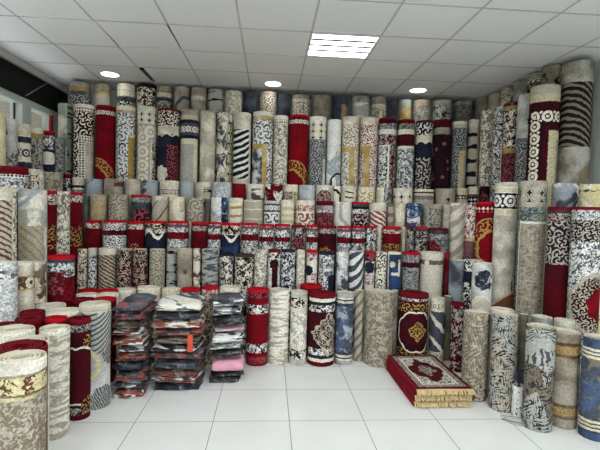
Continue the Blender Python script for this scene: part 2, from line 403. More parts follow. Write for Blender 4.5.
RUGS = [
('T', -2.344, 5.58, 0.12, 2.862, ('B', ('f', 'slate', 'grey', 0.08), [(0, 0.06, ('p', 'grey', 'tan', 8, 0.5)), (0.06, 0.11, ('p', 'gold', 'tan', 8, 0.5)), (0.11, 0.16, ('p', 'slate', 'grey', 8, 0.5))], None), None, 0, 'slate and gold banded rolled rug in the row touching the ceiling', 'rolled rugs in the row touching the ceiling'),
('T', -2.083, 5.58, 0.1005, 2.859, ('B', ('p', 'beige', 'grey', 8, 0.5), [(0, 0.1, ('p', 'tan', 'beige', 8, 0.5)), (0.1, 0.13, ('p', 'gold', 'tan', 8, 0.5)), (0.13, 0.17, ('p', 'grey', 'beige', 8, 0.5))], None), None, 0, 'beige, gold ringed rolled rug in the row touching the ceiling', 'rolled rugs in the row touching the ceiling'),
('T', -1.79, 5.58, 0.1086, 2.869, ('B', ('a', 'black', 'cream', 0.07, None), [(0, 0.08, ('p', 'cream', 'beige', 8, 0.5)), (0.08, 0.16, ('ch', 'beige', 'cream', 0.07)), (0.16, 0.22, ('p', 'slate', 'black', 8, 0.5))], None), None, 0, 'cream chain-bordered rolled rug in the row touching the ceiling', 'rolled rugs in the row touching the ceiling'),
('T', -1.545, 5.587, 0.1148, 2.88, ('B', ('k', 'plum', 'cream', 0.05, 0.62), [(0, 0.05, ('p', 'plum', 'black', 8, 0.5))], None), None, 0, 'near-black floral rolled rug in the row touching the ceiling', 'rolled rugs in the row touching the ceiling'),
('T', -1.331, 5.577, 0.0928, 2.867, ('B', ('k', 'beige', 'slate', 0.06, 0.6), [(0, 0.08, ('p', 'tan', 'beige', 8, 0.5)), (0.08, 0.15, ('ch', 'tan', 'cream', 0.06)), (0.15, 0.19, ('p', 'slate', 'black', 8, 0.5))], None), None, 0, 'pale chain-edged beige rolled rug in the row touching the ceiling', 'rolled rugs in the row touching the ceiling'),
('T', -1.118, 5.58, 0.0958, 2.865, ('O', ('p', 'beige', 'tan', 8, 0.5), (('arc', 'slate', 0.08, 0.3, 0.16, 0.02, 0),)), None, 0, 'beige with dark sweep rolled rug in the row touching the ceiling', 'rolled rugs in the row touching the ceiling'),
('T', -0.91, 5.58, 0.0969, 2.861, ('B', ('p', 'beige', 'tan', 8, 0.5), [(0, 0.1, ('p', 'beige', 'tan', 8, 0.5)), (0.1, 0.16, ('ch', 'beige', 'cream', 0.05))], None), None, 0, 'plain beige with pale chain rolled rug in the row touching the ceiling', 'rolled rugs in the row touching the ceiling'),
('T', -0.7, 5.58, 0.098, 2.851, ('br', 'grey', 'black', 0.62, 14), None, 0, 'grey with black strokes rolled rug in the row touching the ceiling', 'rolled rugs in the row touching the ceiling'),
('T', -0.48, 5.58, 0.1082, 2.84, ('k', 'beige', 'cream', 0.05, 0.56), None, 0, 'beige dotted rolled rug in the row touching the ceiling', 'rolled rugs in the row touching the ceiling'),
('T', -0.271, 5.58, 0.0873, 2.842, ('p', 'slate', 'navy', 6, 0.8), None, 0, 'slate blue rolled rug in the row touching the ceiling', 'rolled rugs in the row touching the ceiling'),
('T', -0.046, 5.58, 0.1067, 2.846, ('B', ('a', 'tan', 'cream', 0.06, None), [(0, 0.05, ('p', 'tan', 'beige', 8, 0.5))], None), None, 0, 'taupe scroll rolled rug in the row touching the ceiling', 'rolled rugs in the row touching the ceiling'),
('T', 0.156, 5.58, 0.082, 2.836, ('p', 'slate', 'black', 6, 0.6), None, 0, 'charcoal rolled rug in the row touching the ceiling', 'rolled rugs in the row touching the ceiling'),
('T', 0.365, 5.58, 0.1139, 2.825, ('B', ('f', 'tan', 'cream', 0.06), [(0, 0.05, ('p', 'beige', 'tan', 8, 0.5)), (0.05, 0.1, ('ch', 'tan', 'cream', 0.05))], None), None, 0, 'taupe lace rolled rug in the row touching the ceiling', 'rolled rugs in the row touching the ceiling'),
('T', 0.626, 5.58, 0.1205, 2.834, ('p', 'tan', 'beige', 10, 0.3), None, 0, 'unpatterned tan rolled rug in the row touching the ceiling', 'rolled rugs in the row touching the ceiling'),
('T', 0.863, 5.58, 0.1015, 2.824, ('B', ('p', 'tan', 'beige', 8, 0.5), [(0, 0.1, ('p', 'slate', 'navy', 8, 0.5)), (0.1, 0.13, ('p', 'gold', 'tan', 8, 0.5))], -0.08), None, 0, 'blue-grey, gold framed rolled rug in the row touching the ceiling', 'rolled rugs in the row touching the ceiling'),
('T', 1.133, 5.58, 0.114, 2.845, ('B', ('br', 'grey', 'cream', 0.6, 10), [(0, 0.08, ('p', 'grey', 'slate', 8, 0.5))], None), None, 0, 'grey with white brushwork rolled rug in the row touching the ceiling', 'rolled rugs in the row touching the ceiling'),
('T', 1.36, 5.58, 0.0947, 2.847, ('B', ('k', 'tan', 'cream', 0.05, 0.55), [(0, 0.09, ('p', 'tan', 'grey', 8, 0.5)), (0.09, 0.14, ('ch', 'tan', 'cream', 0.05))], None), None, 0, 'grey-beige chained rolled rug in the row touching the ceiling', 'rolled rugs in the row touching the ceiling'),
('T', 1.545, 5.58, 0.0692, 2.81, ('p', 'slate', 'black', 6, 0.6), None, 0, 'dark grey rolled rug in the row touching the ceiling', 'rolled rugs in the row touching the ceiling'),
('T', 1.708, 5.58, 0.0815, 2.827, ('B', ('p', 'gold', 'cream', 8, 0.5), [(0, 0.1, ('p', 'sage', 'grey', 8, 0.5))], None), None, 0, 'grey-green over gold rolled rug in the row touching the ceiling', 'rolled rugs in the row touching the ceiling'),
('T', 1.928, 5.58, 0.1152, 2.828, ('B', ('k', 'grey', 'tan', 0.05, 0.55), [(0, 0.08, ('p', 'tan', 'beige', 8, 0.5))], None), None, 0, 'dusty beige rolled rug in the row touching the ceiling', 'rolled rugs in the row touching the ceiling'),
('T', 2.195, 5.58, 0.1235, 2.838, ('B', ('k', 'grey', 'black', 0.07, 0.66), [(0, 0.07, ('p', 'grey', 'tan', 8, 0.5))], None), None, 0, 'grey with dark blossoms rolled rug in the row touching the ceiling', 'rolled rugs in the row touching the ceiling'),
('T', 2.475, 5.58, 0.1221, 2.837, ('B', ('k', 'slate', 'tan', 0.05, 0.55), [(0, 0.05, ('p', 'tan', 'grey', 8, 0.5))], None), None, 0, 'smoky taupe rolled rug in the row touching the ceiling', 'rolled rugs in the row touching the ceiling'),
('TR', 2.727, 5.513, 0.1045, 2.873, ('p', 'tan', 'grey', 8, 0.5), None, 0, 'brownish shadowed rolled rug in the ceiling row along the right wall', 'rolled rugs in the ceiling row along the right wall'),
('TR', 2.78, 5.306, 0.1023, 2.881, ('p', 'beige', 'tan', 8, 0.5), None, 0, 'pale beige rolled rug in the ceiling row along the right wall', 'rolled rugs in the ceiling row along the right wall'),
('TR', 2.82, 5.078, 0.103, 2.895, ('B', ('k', 'tan', 'cream', 0.05, 0.55), [(0, 0.05, ('p', 'beige', 'tan', 8, 0.5))], None), None, 0, 'tan lace rolled rug in the ceiling row along the right wall', 'rolled rugs in the ceiling row along the right wall'),
('TR', 2.829, 4.815, 0.103, 2.895, ('p', 'grey', 'tan', 8, 0.5), None, 0, 'greyish marbled rolled rug in the ceiling row along the right wall', 'rolled rugs in the ceiling row along the right wall'),
('TR', 2.819, 4.53, 0.1044, 2.895, ('B', ('k', 'tan', 'black', 0.04, 0.52), [(0, 0.06, ('p', 'grey', 'tan', 8, 0.5)), (0.06, 0.1, ('k', 'cream', 'black', 0.03, 0.5))], None), None, 0, 'speckled black and beige rolled rug in the ceiling row along the right wall', 'rolled rugs in the ceiling row along the right wall'),
('TR', 2.819, 4.28, 0.104, 2.895, ('B', ('mb', 'tan', 'beige', 'plum', 8), [(0, 0.07, ('p', 'tan', 'grey', 8, 0.5))], None), None, 0, 'beige with brown blotches rolled rug in the ceiling row along the right wall', 'rolled rugs in the ceiling row along the right wall'),
('RS', 2.902, 4.029, 0.1357, 2.852, ('O', ('p', 'grey', 'tan', 5, 0.9), (('boxv', ('w', 'tan', 'black', 0.062, -0.35, -1.0, 0.55), -0.3, 0.4, 0.2, 0.8), ('disc', ('p', 'gold', 'tan', 6, 0.7), -0.03, 1.4, 0.14))), None, 0, 'grey with bold black curved stripes rolled rug against the right wall, up to the ceiling', 'rolled rugs against the right wall, up to the ceiling'),
('U', -2.435, 5.396, 0.0765, 2.565, ('O', ('p', 'sage', 'cream', 6, 0.7), (('boxv', ('br', 'sage', 'black', 0.6, 9), 0.02, 0.2, 0, 2),)), None, 0, 'sage with black notches rolled rug in the tall back row', 'rolled rugs in the tall back row'),
('U', -2.178, 5.3, 0.112, 2.536, ('B', ('p', 'beige', 'cream', 8, 0.5), [(0, 0.04, ('p', 'cream', 'beige', 8, 0.5)), (0.04, 0.09, ('sc', 'cream', 'burg', 0.03)), (0.09, 0.36, ('a', 'plum', 'cream', 0.09, None)), (0.36, 0.44, ('sc', 'cream', 'plum', 0.03))], -0.42), None, 0, 'burgundy and cream lace rolled rug in the tall back row', 'rolled rugs in the tall back row'),
('U', -1.934, 5.3, 0.1092, 2.535, ('O', ('B', ('p', 'red', 'burg', 5, 0.4), [(0, 0.05, ('p', 'red', 'burg', 8, 0.5)), (0.05, 0.12, ('ch', 'burg', 'cream', 0.055))], None), (('arc', 'gold', -0.15, 0.86, 0.16, 0.012, 0.09),)), 'burg', 0, 'plain red, gold paisley low down rolled rug in the tall back row', 'rolled rugs in the tall back row'),
('U', -1.698, 5.3, 0.1087, 2.538, ('B', ('f', 'slate', 'white', 0.09), [(0, 0.05, ('p', 'cream', 'white', 8, 0.5)), (0.05, 0.08, ('p', 'gold', 'cream', 8, 0.5)), (0.08, 0.36, ('f', 'white', 'slate', 0.09)), (0.36, 0.44, ('p', 'gold', 'dgold', 8, 0.5))], -0.34), None, 0, 'blue-grey scroll, gold inner frame rolled rug in the tall back row', 'rolled rugs in the tall back row'),
('U', -1.461, 5.3, 0.1135, 2.541, ('B', ('k', 'plum', 'cream', 0.03, 0.55), [(0, 0.06, ('p', 'cream', 'beige', 8, 0.5)), (0.06, 0.2, ('di', 'cream', 'black', 0.09)), (0.2, 0.38, ('ch', 'beige', 'cream', 0.16)), (0.38, 0.4, ('p', 'cream', 'beige', 8, 0.5))], -0.34), None, 0, 'cream, black diamonds and circles rolled rug in the tall back row', 'rolled rugs in the tall back row'),
('U', -1.207, 5.3, 0.1269, 2.525, ('O', ('k', 'plum', 'rose', 0.05, 0.56), (('boxv', ('a', 'plum', 'cream', 0.07, None), -0.4, 0.4, 0.03, 0.2), ('boxv', ('p', 'cream', 'beige', 8, 0.5), -0.4, 0.4, 0.2, 0.3), ('swag', ('p', 'navy', 'black', 8, 0.5), 0.33, 0.03, 0.12), ('boxv', ('a', 'plum', 'rose', 0.06, None), -0.02, 0.3, 0.42, 1.2), ('disc', ('p', 'cream', 'beige', 8, 0.5), -0.1, 0.75, 0.09))), 'burg', 0, 'navy and burgundy with cream swag rolled rug in the tall back row', 'rolled rugs in the tall back row'),
('U', -0.963, 5.3, 0.106, 2.528, ('B', ('p', 'grey', 'beige', 6, 0.6), [(0, 0.06, ('p', 'beige', 'tan', 8, 0.5)), (0.06, 0.12, ('ch', 'beige', 'yellow', 0.05)), (0.12, 0.16, ('p', 'navy', 'black', 8, 0.5)), (0.16, 0.3, ('ch', 'slate', 'cream', 0.08)), (0.3, 0.34, ('p', 'navy', 'black', 8, 0.5)), (0.34, 0.4, ('ch', 'cream', 'yellow', 0.06))], 0.45), None, 0, 'greige with yellow chain and navy bands rolled rug in the tall back row', 'rolled rugs in the tall back row'),
('U', -0.75, 5.3, 0.0928, 2.522, ('p', 'beige', 'cream', 5, 0.8), None, 0, 'plain marbled beige rolled rug in the tall back row', 'rolled rugs in the tall back row'),
('U', -0.556, 5.3, 0.0937, 2.512, ('O', ('mb', 'slate', 'cream', 'beige', 8), (('boxv', ('ch', 'slate', 'yellow', 0.12), 0.04, 0.12, 0.1, 1.2),)), None, 0, 'blue-and-cream leafy rolled rug in the tall back row', 'rolled rugs in the tall back row'),
('U', -0.343, 5.3, 0.1063, 2.518, ('O', ('p', 'cream', 'grey', 8, 0.5), (('boxv', ('w', 'white', 'black', 0.075, 0.45, 0.8, 0.55), -0.4, 0.09, 0.2, 0.78),)), None, 0, 'white with black slanting stripes rolled rug in the tall back row', 'rolled rugs in the tall back row'),
('U', -0.103, 5.3, 0.1221, 2.535, ('B', ('p', 'slate', 'white', 9, 0.8), [(0, 0.05, ('p', 'cream', 'white', 8, 0.5)), (0.05, 0.1, ('p', 'gold', 'cream', 8, 0.5)), (0.1, 0.38, ('f', 'white', 'slate', 0.1)), (0.38, 0.44, ('p', 'gold', 'yellow', 8, 0.5))], 0.44), None, 0, 'pale blue scroll with gold frame rolled rug in the tall back row', 'rolled rugs in the tall back row'),
('U', 0.116, 5.299, 0.0894, 2.504, ('B', ('k', 'ivory', 'tan', 0.035, 0.52), [(0, 0.05, ('p', 'cream', 'ivory', 8, 0.5)), (0.05, 0.1, ('sc', 'cream', 'slate', 0.03))], None), None, 0, 'ivory dotted rolled rug in the tall back row', 'rolled rugs in the tall back row'),
('U', 0.33, 5.303, 0.1169, 2.519, ('O', ('B', ('p', 'red', 'burg', 5, 0.4), [(0, 0.05, ('p', 'red', 'burg', 8, 0.5)), (0.05, 0.12, ('ch', 'burg', 'cream', 0.055))], None), (('arc', 'gold', -0.12, 0.86, 0.2, 0.012, 0.11),)), 'red', 0, 'red with gold scrolled arch rolled rug in the tall back row', 'rolled rugs in the tall back row'),
('U', 0.56, 5.3, 0.1055, 2.507, ('O', ('f', 'slate', 'grey', 0.06), (('boxv', ('di', 'cream', 'black', 0.1), -0.4, 0.4, 0.05, 0.27), ('boxv', ('p', 'cream', 'white', 8, 0.5), -0.4, 0.4, 0, 0.05), ('boxv', ('p', 'white', 'grey', 8, 0.5), 0.08, 0.3, 0.5, 1.2))), None, 0, 'white-topped slate rolled rug in the tall back row', 'rolled rugs in the tall back row'),
('U', 0.761, 5.3, 0.0875, 2.483, ('O', ('mb', 'white', 'bluegrey', 'cream', 6), (('boxv', ('br', 'white', 'slate', 0.66, 8), -0.2, 0.2, 0, 0.3), ('arc', 'black', 0.08, 0.75, 0.1, 0.012, 0))), None, 0, 'pale marbled blue-grey rolled rug in the tall back row', 'rolled rugs in the tall back row'),
('U', 0.962, 5.3, 0.1055, 2.523, ('B', ('k', 'white', 'tan', 0.04, 0.55), [(0, 0.05, ('p', 'cream', 'beige', 8, 0.5)), (0.05, 0.1, ('p', 'cream', 'gold', 8, 0.5)), (0.1, 0.36, ('f', 'cream', 'tan', 0.08)), (0.36, 0.43, ('p', 'gold', 'yellow', 8, 0.5))], 0.42), None, 0, 'cream scroll, gold framed rolled rug in the tall back row', 'rolled rugs in the tall back row'),
('U', 1.187, 5.3, 0.1083, 2.52, ('B', ('k', 'magenta', 'cream', 0.035, 0.5), [(0, 0.05, ('p', 'cream', 'beige', 8, 0.5)), (0.05, 0.09, ('p', 'cream', 'gold', 8, 0.5)), (0.09, 0.34, ('a', 'cream', 'magenta', 0.06, None)), (0.34, 0.42, ('p', 'gold', 'yellow', 8, 0.5))], 0.36), None, 0, 'magenta scroll, gold framed rolled rug in the tall back row', 'rolled rugs in the tall back row'),
('U', 1.418, 5.3, 0.1108, 2.528, ('B', ('k', 'white', 'black', 0.045, 0.52), [(0, 0.07, ('p', 'plum', 'burg', 8, 0.5)), (0.07, 0.14, ('k', 'grey', 'plum', 0.03, 0.5)), (0.14, 0.2, ('p', 'white', 'cream', 8, 0.5)), (0.2, 0.33, ('k', 'burg', 'grey', 0.05, 0.6)), (0.33, 0.35, ('p', 'white', 'cream', 8, 0.5))], 0.36), 'burg', 0, 'burgundy-edged black-and-white leafy rolled rug in the tall back row', 'rolled rugs in the tall back row'),
('U', 1.649, 5.3, 0.1042, 2.515, ('B', ('k', 'white', 'slate', 0.045, 0.5), [(0, 0.05, ('p', 'burg', 'red', 8, 0.5)), (0.05, 0.12, ('k', 'grey', 'plum', 0.03, 0.5)), (0.12, 0.18, ('p', 'cream', 'white', 8, 0.5)), (0.18, 0.32, ('k', 'burg', 'plum', 0.05, 0.6)), (0.32, 0.35, ('p', 'white', 'cream', 8, 0.5))], None), 'burg', 0, 'red-capped black-and-white leafy rolled rug in the tall back row', 'rolled rugs in the tall back row'),
('U', 1.872, 5.3, 0.1006, 2.513, ('O', ('k', 'plum', 'rose', 0.05, 0.58), (('boxv', ('a', 'black', 'white', 0.1, None), -0.4, 0.4, 0.03, 0.18), ('boxv', ('p', 'cream', 'yellow', 8, 0.5), -0.4, 0.4, 0.18, 0.27), ('swag', ('p', 'navy', 'black', 8, 0.5), 0.29, 0.03, 0.12), ('boxv', ('a', 'plum', 'grey', 0.1, None), -0.1, 0.4, 0.45, 1.2))), 'plum', 0, 'black swagged rolled rug in the tall back row', 'rolled rugs in the tall back row'),
('U', 2.104, 5.3, 0.1056, 2.533, ('O', ('a', 'plum', 'black', 0.14, 'rose'), (('boxv', ('p', 'burg', 'plum', 8, 0.5), -0.4, 0.4, 0, 0.1), ('boxv', ('p', 'tan', 'beige', 8, 0.5), -0.4, 0.4, 0.1, 0.18))), 'plum', 0, 'black rosette rolled rug in the tall back row', 'rolled rugs in the tall back row'),
('U', 2.324, 5.3, 0.0901, 2.521, ('B', ('p', 'bluegrey', 'grey', 9, 0.7), [(0, 0.04, ('p', 'cream', 'grey', 8, 0.5)), (0.04, 0.08, ('p', 'yellow', 'grey', 8, 0.5)), (0.08, 0.36, ('f', 'slate', 'grey', 0.07)), (0.36, 0.42, ('p', 'yellow', 'gold', 8, 0.5))], -0.36), None, 0, 'grey lace with yellow panel rolled rug in the tall back row', 'rolled rugs in the tall back row'),
('U', 2.501, 5.3, 0.0663, 2.557, ('O', ('p', 'beige', 'cream', 6, 0.6), (('boxv', ('w', 'beige', 'black', 0.16, 0, 0, 0.3), -0.4, 0.05, 0.1, 1.2), ('boxv', ('p', 'gold', 'beige', 8, 0.5), 0.05, 0.065, 0.06, 0.6))), None, 0, 'stacked cream blocks rolled rug in the tall back row', 'rolled rugs in the tall back row'),
('UR', 2.626, 5.177, 0.0917, 2.649, ('k', 'ivory', 'tan', 0.06, 0.55), None, 0, 'ivory spotted rolled rug in the tall row along the right wall', 'rolled rugs in the tall row along the right wall'),
('UR', 2.636, 4.883, 0.0952, 2.623, ('O', ('k', 'white', 'black', 0.035, 0.5), (('boxv', ('p', 'cream', 'white', 8, 0.5), 0.0, 0.4, 0.45, 3),)), None, 0, 'black-and-white speckled rolled rug in the tall row along the right wall', 'rolled rugs in the tall row along the right wall'),
('UR', 2.639, 4.664, 0.098, 2.616, ('O', ('k', 'plum', 'rose', 0.03, 0.52), (('boxv', ('p', 'gold', 'tan', 8, 0.5), -0.5, 0.5, 0.04, 0.08), ('boxv', ('k', 'cream', 'plum', 0.04, 0.5), -0.5, 0.5, 0.08, 0.5), ('boxv', ('p', 'gold', 'tan', 8, 0.5), -0.5, 0.5, 0.5, 0.55))), None, 0, 'plum speckled, gold banded rolled rug in the tall row along the right wall', 'rolled rugs in the tall row along the right wall'),
('UR', 2.639, 4.395, 0.0965, 2.638, ('O', ('p', 'grey', 'white', 8, 0.5), (('disc', ('p', 'black', 'slate', 8, 0.5), 0.05, 0.28, 0.05), ('boxv', ('f', 'slate', 'grey', 0.06), -0.3, 0.4, 0.45, 3))), None, 0, 'grey with black cross rolled rug in the tall row along the right wall', 'rolled rugs in the tall row along the right wall'),
('UR', 2.637, 4.107, 0.1339, 2.638, ('B', ('p', 'beige', 'tan', 8, 0.6), [(0, 0.08, ('p', 'beige', 'grey', 8, 0.5)), (0.08, 0.16, ('ch', 'beige', 'yellow', 0.08)), (0.16, 0.21, ('p', 'plum', 'burg', 8, 0.5)), (0.21, 0.39, ('ch', 'plum', 'cream', 0.12)), (0.39, 0.43, ('p', 'plum', 'burg', 8, 0.5)), (0.43, 0.52, ('ch', 'beige', 'yellow', 0.09))], -0.385), None, 0, 'cream guilloche on burgundy rolled rug in the tall row along the right wall', 'rolled rugs in the tall row along the right wall'),
('V', -2.249, 5.05, 0.0417, 1.723, ('B', ('k', 'navy', 'cream', 0.06, 0.6), [(0, 0.05, ('p', 'burg', 'red', 8, 0.5))], None), 'burg', 0, 'dark red capped rolled rug in the low row below the tall ones', 'rolled rugs in the low row below the tall ones'),
('V', -2.13, 5.05, 0.0621, 1.693, ('B', ('p', 'cream', 'beige', 8, 0.5), [(0, 0.09, ('p', 'cream', 'beige', 8, 0.5)), (0.09, 0.12, ('p', 'black', 'slate', 8, 0.5)), (0.12, 0.2, ('ch', 'cream', 'black', 0.05))], None), None, 0, 'cream with black lace band rolled rug in the low row below the tall ones', 'rolled rugs in the low row below the tall ones'),
('V', -1.959, 5.05, 0.091, 1.674, ('br', 'bluegrey', 'black', 0.6, 8), None, 0, 'grey-green brushed rolled rug in the low row below the tall ones', 'rolled rugs in the low row below the tall ones'),
('V', -1.744, 5.05, 0.1057, 1.68, ('O', ('p', 'beige', 'tan', 6, 0.6), (('boxv', ('br', 'beige', 'brown', 0.55, 8), 0.0, 0.3, 0.02, 0.08),)), None, 0, 'beige with one dark stroke rolled rug in the low row below the tall ones', 'rolled rugs in the low row below the tall ones'),
('V', -1.533, 5.05, 0.0893, 1.687, ('p', 'beige', 'cream', 10, 0.3), None, 0, 'unfigured beige rolled rug in the low row below the tall ones', 'rolled rugs in the low row below the tall ones'),
('V', -1.344, 5.05, 0.088, 1.681, ('br', 'bluegrey', 'slate', 0.6, 14), None, 0, 'pale blue mottled rolled rug in the low row below the tall ones', 'rolled rugs in the low row below the tall ones'),
('V', -1.133, 5.05, 0.111, 1.681, ('O', ('p', 'cream', 'beige', 8, 0.5), (('boxv', ('k', 'yellow', 'cream', 0.04, 0.5), -0.4, 0.4, 0.02, 0.06), ('boxv', ('ch', 'burg', 'cream', 0.045), -0.4, 0.4, 0.1, 0.15))), None, 0, 'cream, maroon-dotted hem rolled rug in the low row below the tall ones', 'rolled rugs in the low row below the tall ones'),
('V', -0.933, 5.05, 0.0796, 1.683, ('p', 'bluegrey', 'grey', 5, 0.5), None, 0, 'smooth dove grey rolled rug in the low row below the tall ones', 'rolled rugs in the low row below the tall ones'),
('V', -0.754, 5.05, 0.0915, 1.676, ('O', ('p', 'beige', 'cream', 8, 0.5), (('boxv', ('br', 'beige', 'black', 0.6, 9), 0, 0.3, 0.05, 0.3),)), None, 0, 'oatmeal, dark dashes rolled rug in the low row below the tall ones', 'rolled rugs in the low row below the tall ones'),
('V', -0.545, 5.05, 0.1093, 1.681, ('B', ('f', 'bluegrey', 'white', 0.06), [(0, 0.05, ('p', 'bluegrey', 'white', 8, 0.5))], None), None, 0, 'powder-blue damask rolled rug in the low row below the tall ones', 'rolled rugs in the low row below the tall ones'),
('V', -0.353, 5.051, 0.0761, 1.672, ('p', 'red', 'burg', 12, 0.5), None, 0, 'solid red rolled rug in the low row below the tall ones', 'rolled rugs in the low row below the tall ones'),
('V', -0.168, 5.051, 0.102, 1.67, ('O', ('p', 'cream', 'beige', 8, 0.5), (('boxv', ('br', 'cream', 'slate', 0.58, 9), -0.05, 0.3, 0.05, 0.3),)), None, 0, 'cream with dark dashes rolled rug in the low row below the tall ones', 'rolled rugs in the low row below the tall ones'),
('V', 0.046, 5.049, 0.1055, 1.676, ('mb', 'burg', 'white', 'red', 7), None, 0, 'red and white scrolling rolled rug in the low row below the tall ones', 'rolled rugs in the low row below the tall ones'),
('V', 0.242, 5.05, 0.0831, 1.677, ('B', ('k', 'yellow', 'slate', 0.04, 0.6), [(0, 0.08, ('p', 'cream', 'yellow', 8, 0.5))], None), None, 0, 'lemon floral rolled rug in the low row below the tall ones', 'rolled rugs in the low row below the tall ones'),
('V', 0.427, 5.051, 0.0951, 1.676, ('p', 'bluegrey', 'white', 5, 0.6), None, 0, 'pale blue marbled rolled rug in the low row below the tall ones', 'rolled rugs in the low row below the tall ones'),
('V', 0.628, 5.05, 0.0983, 1.682, ('O', ('p', 'cream', 'beige', 8, 0.5), (('disc', ('k', 'beige', 'burg', 0.03, 0.5), 0, 0.16, 0.09), ('arc', 'brown', 0, 0.16, 0.09, 0.008, 0))), None, 0, 'cream with floral arch rolled rug in the low row below the tall ones', 'rolled rugs in the low row below the tall ones'),
('V', 0.777, 5.05, 0.0434, 1.678, ('O', ('p', 'cream', 'white', 8, 0.5), (('arc', 'black', -0.05, 0.14, 0.09, 0.015, 0),)), None, 0, 'cream with black curve rolled rug in the low row below the tall ones', 'rolled rugs in the low row below the tall ones'),
('V', 0.918, 5.05, 0.0896, 1.679, ('O', ('p', 'cream', 'beige', 8, 0.5), (('boxv', ('w', 'cream', 'brown', 0.06, -0.1, 0, 0.3), -0.05, 0.06, 0.06, 0.2),)), None, 0, 'cream, paired dark bars rolled rug in the low row below the tall ones', 'rolled rugs in the low row below the tall ones'),
('V', 1.121, 5.05, 0.1038, 1.673, ('O', ('p', 'cream', 'beige', 8, 0.5), (('boxv', ('f', 'cream', 'gold', 0.09), -0.3, 0.3, 0.05, 0.4),)), None, 0, 'cream with gold twigs rolled rug in the low row below the tall ones', 'rolled rugs in the low row below the tall ones'),
('V', 1.332, 5.05, 0.0948, 1.674, ('O', ('p', 'cream', 'beige', 8, 0.5), (('boxv', ('k', 'grey', 'black', 0.04, 0.56), 0.0, 0.3, 0, 1),)), None, 0, 'cream, grey side panel rolled rug in the low row below the tall ones', 'rolled rugs in the low row below the tall ones'),
('V', 1.555, 5.05, 0.1142, 1.674, ('O', ('p', 'cream', 'beige', 8, 0.5), (('boxv', ('di', 'cream', 'black', 0.1), -0.4, 0.4, 0.05, 0.17),)), None, 0, 'cream with black diamonds rolled rug in the low row below the tall ones', 'rolled rugs in the low row below the tall ones'),
('V', 1.808, 5.052, 0.1183, 1.669, ('B', ('ch', 'beige', 'grey', 0.07), [(0, 0.03, ('p', 'cream', 'beige', 8, 0.5)), (0.03, 0.05, ('p', 'brown', 'black', 8, 0.5)), (0.05, 0.07, ('p', 'cream', 'beige', 8, 0.5)), (0.07, 0.13, ('ch', 'beige', 'slate', 0.05))], None), None, 0, 'beige, flowered grey band rolled rug in the low row below the tall ones', 'rolled rugs in the low row below the tall ones'),
('V', 2.067, 5.05, 0.1178, 1.682, ('O', ('p', 'beige', 'tan', 7, 0.4), (('boxv', ('di', 'beige', 'black', 0.12), -0.06, 0.06, 0.1, 0.22),)), None, 0, 'beige with small diamond rolled rug in the low row below the tall ones', 'rolled rugs in the low row below the tall ones'),
('V', 2.271, 5.05, 0.0639, 1.696, ('B', ('p', 'cream', 'beige', 8, 0.5), [(0, 0.08, ('k', 'yellow', 'cream', 0.06, 0.5)), (0.08, 0.13, ('sc', 'brown', 'cream', 0.04))], None), None, 0, 'yellow scalloped rolled rug in the low row below the tall ones', 'rolled rugs in the low row below the tall ones'),
('V', 2.41, 5.05, 0.058, 1.718, ('B', ('a', 'black', 'white', 0.05, None), [(0, 0.09, ('p', 'cream', 'yellow', 8, 0.5)), (0.09, 0.12, ('p', 'brown', 'tan', 8, 0.5)), (0.12, 0.2, ('sc', 'black', 'white', 0.04))], None), None, 0, 'cream scalloped rolled rug in the low row below the tall ones', 'rolled rugs in the low row below the tall ones'),
('V', 2.543, 5.046, 0.0553, 1.728, ('O', ('mb', 'plum', 'grey', 'rose', 7), ()), None, 0, 'maroon, white sash rolled rug in the low row below the tall ones', 'rolled rugs in the low row below the tall ones'),
('V', 2.666, 5.035, 0.0478, 1.743, ('p', 'cream', 'beige', 8, 0.5), None, 0, 'small cream rolled rug in the low row below the tall ones', 'rolled rugs in the low row below the tall ones'),
('W', -1.99, 4.92, 0.0269, 1.496, ('p', 'sage', 'slate', 8, 0.5), None, 0, 'narrow sage rolled rug in the row above the red-edged tier', 'rolled rugs in the row above the red-edged tier'),
('W', -1.823, 4.82, 0.0883, 1.503, ('k', 'beige', 'gold', 0.05, 0.54), None, 0, 'yellow-green damask rolled rug in the row above the red-edged tier', 'rolled rugs in the row above the red-edged tier'),
('W', -1.611, 4.82, 0.1065, 1.509, ('f', 'beige', 'tan', 0.08), None, 0, 'greige tapestry rolled rug in the row above the red-edged tier', 'rolled rugs in the row above the red-edged tier'),
('W', -1.38, 4.82, 0.1036, 1.51, ('O', ('p', 'slate', 'black', 8, 0.5), (('boxv', ('k', 'grey', 'slate', 0.03, 0.5), -0.4, 0.4, 0.03, 0.08), ('disc', ('a', 'plum', 'rose', 0.1, None), 0.0, 0.26, 0.11))), 'red', 0, 'charcoal, crimson-edged rolled rug in the row above the red-edged tier', 'rolled rugs in the row above the red-edged tier'),
('W', -1.177, 4.82, 0.0874, 1.505, ('O', ('p', 'beige', 'cream', 8, 0.5), (('boxv', ('w', 'beige', 'brown', 0.2, 1.2, 0, 0.12), -0.4, 0.4, 0.05, 1),)), None, 0, 'beige with brown slash rolled rug in the row above the red-edged tier', 'rolled rugs in the row above the red-edged tier'),
('W', -0.994, 4.82, 0.0859, 1.499, ('mb', 'cream', 'yellow', 'beige', 4), None, 0, 'yellow brushed cream rolled rug in the row above the red-edged tier', 'rolled rugs in the row above the red-edged tier'),
('W', -0.802, 4.82, 0.0923, 1.493, ('f', 'beige', 'tan', 0.1), None, 0, 'crackled beige rolled rug in the row above the red-edged tier', 'rolled rugs in the row above the red-edged tier'),
('W', -0.682, 4.9, 0.0324, 1.487, ('p', 'tan', 'slate', 8, 0.5), None, 0, 'slim shadowed olive rolled rug in the row above the red-edged tier', 'rolled rugs in the row above the red-edged tier'),
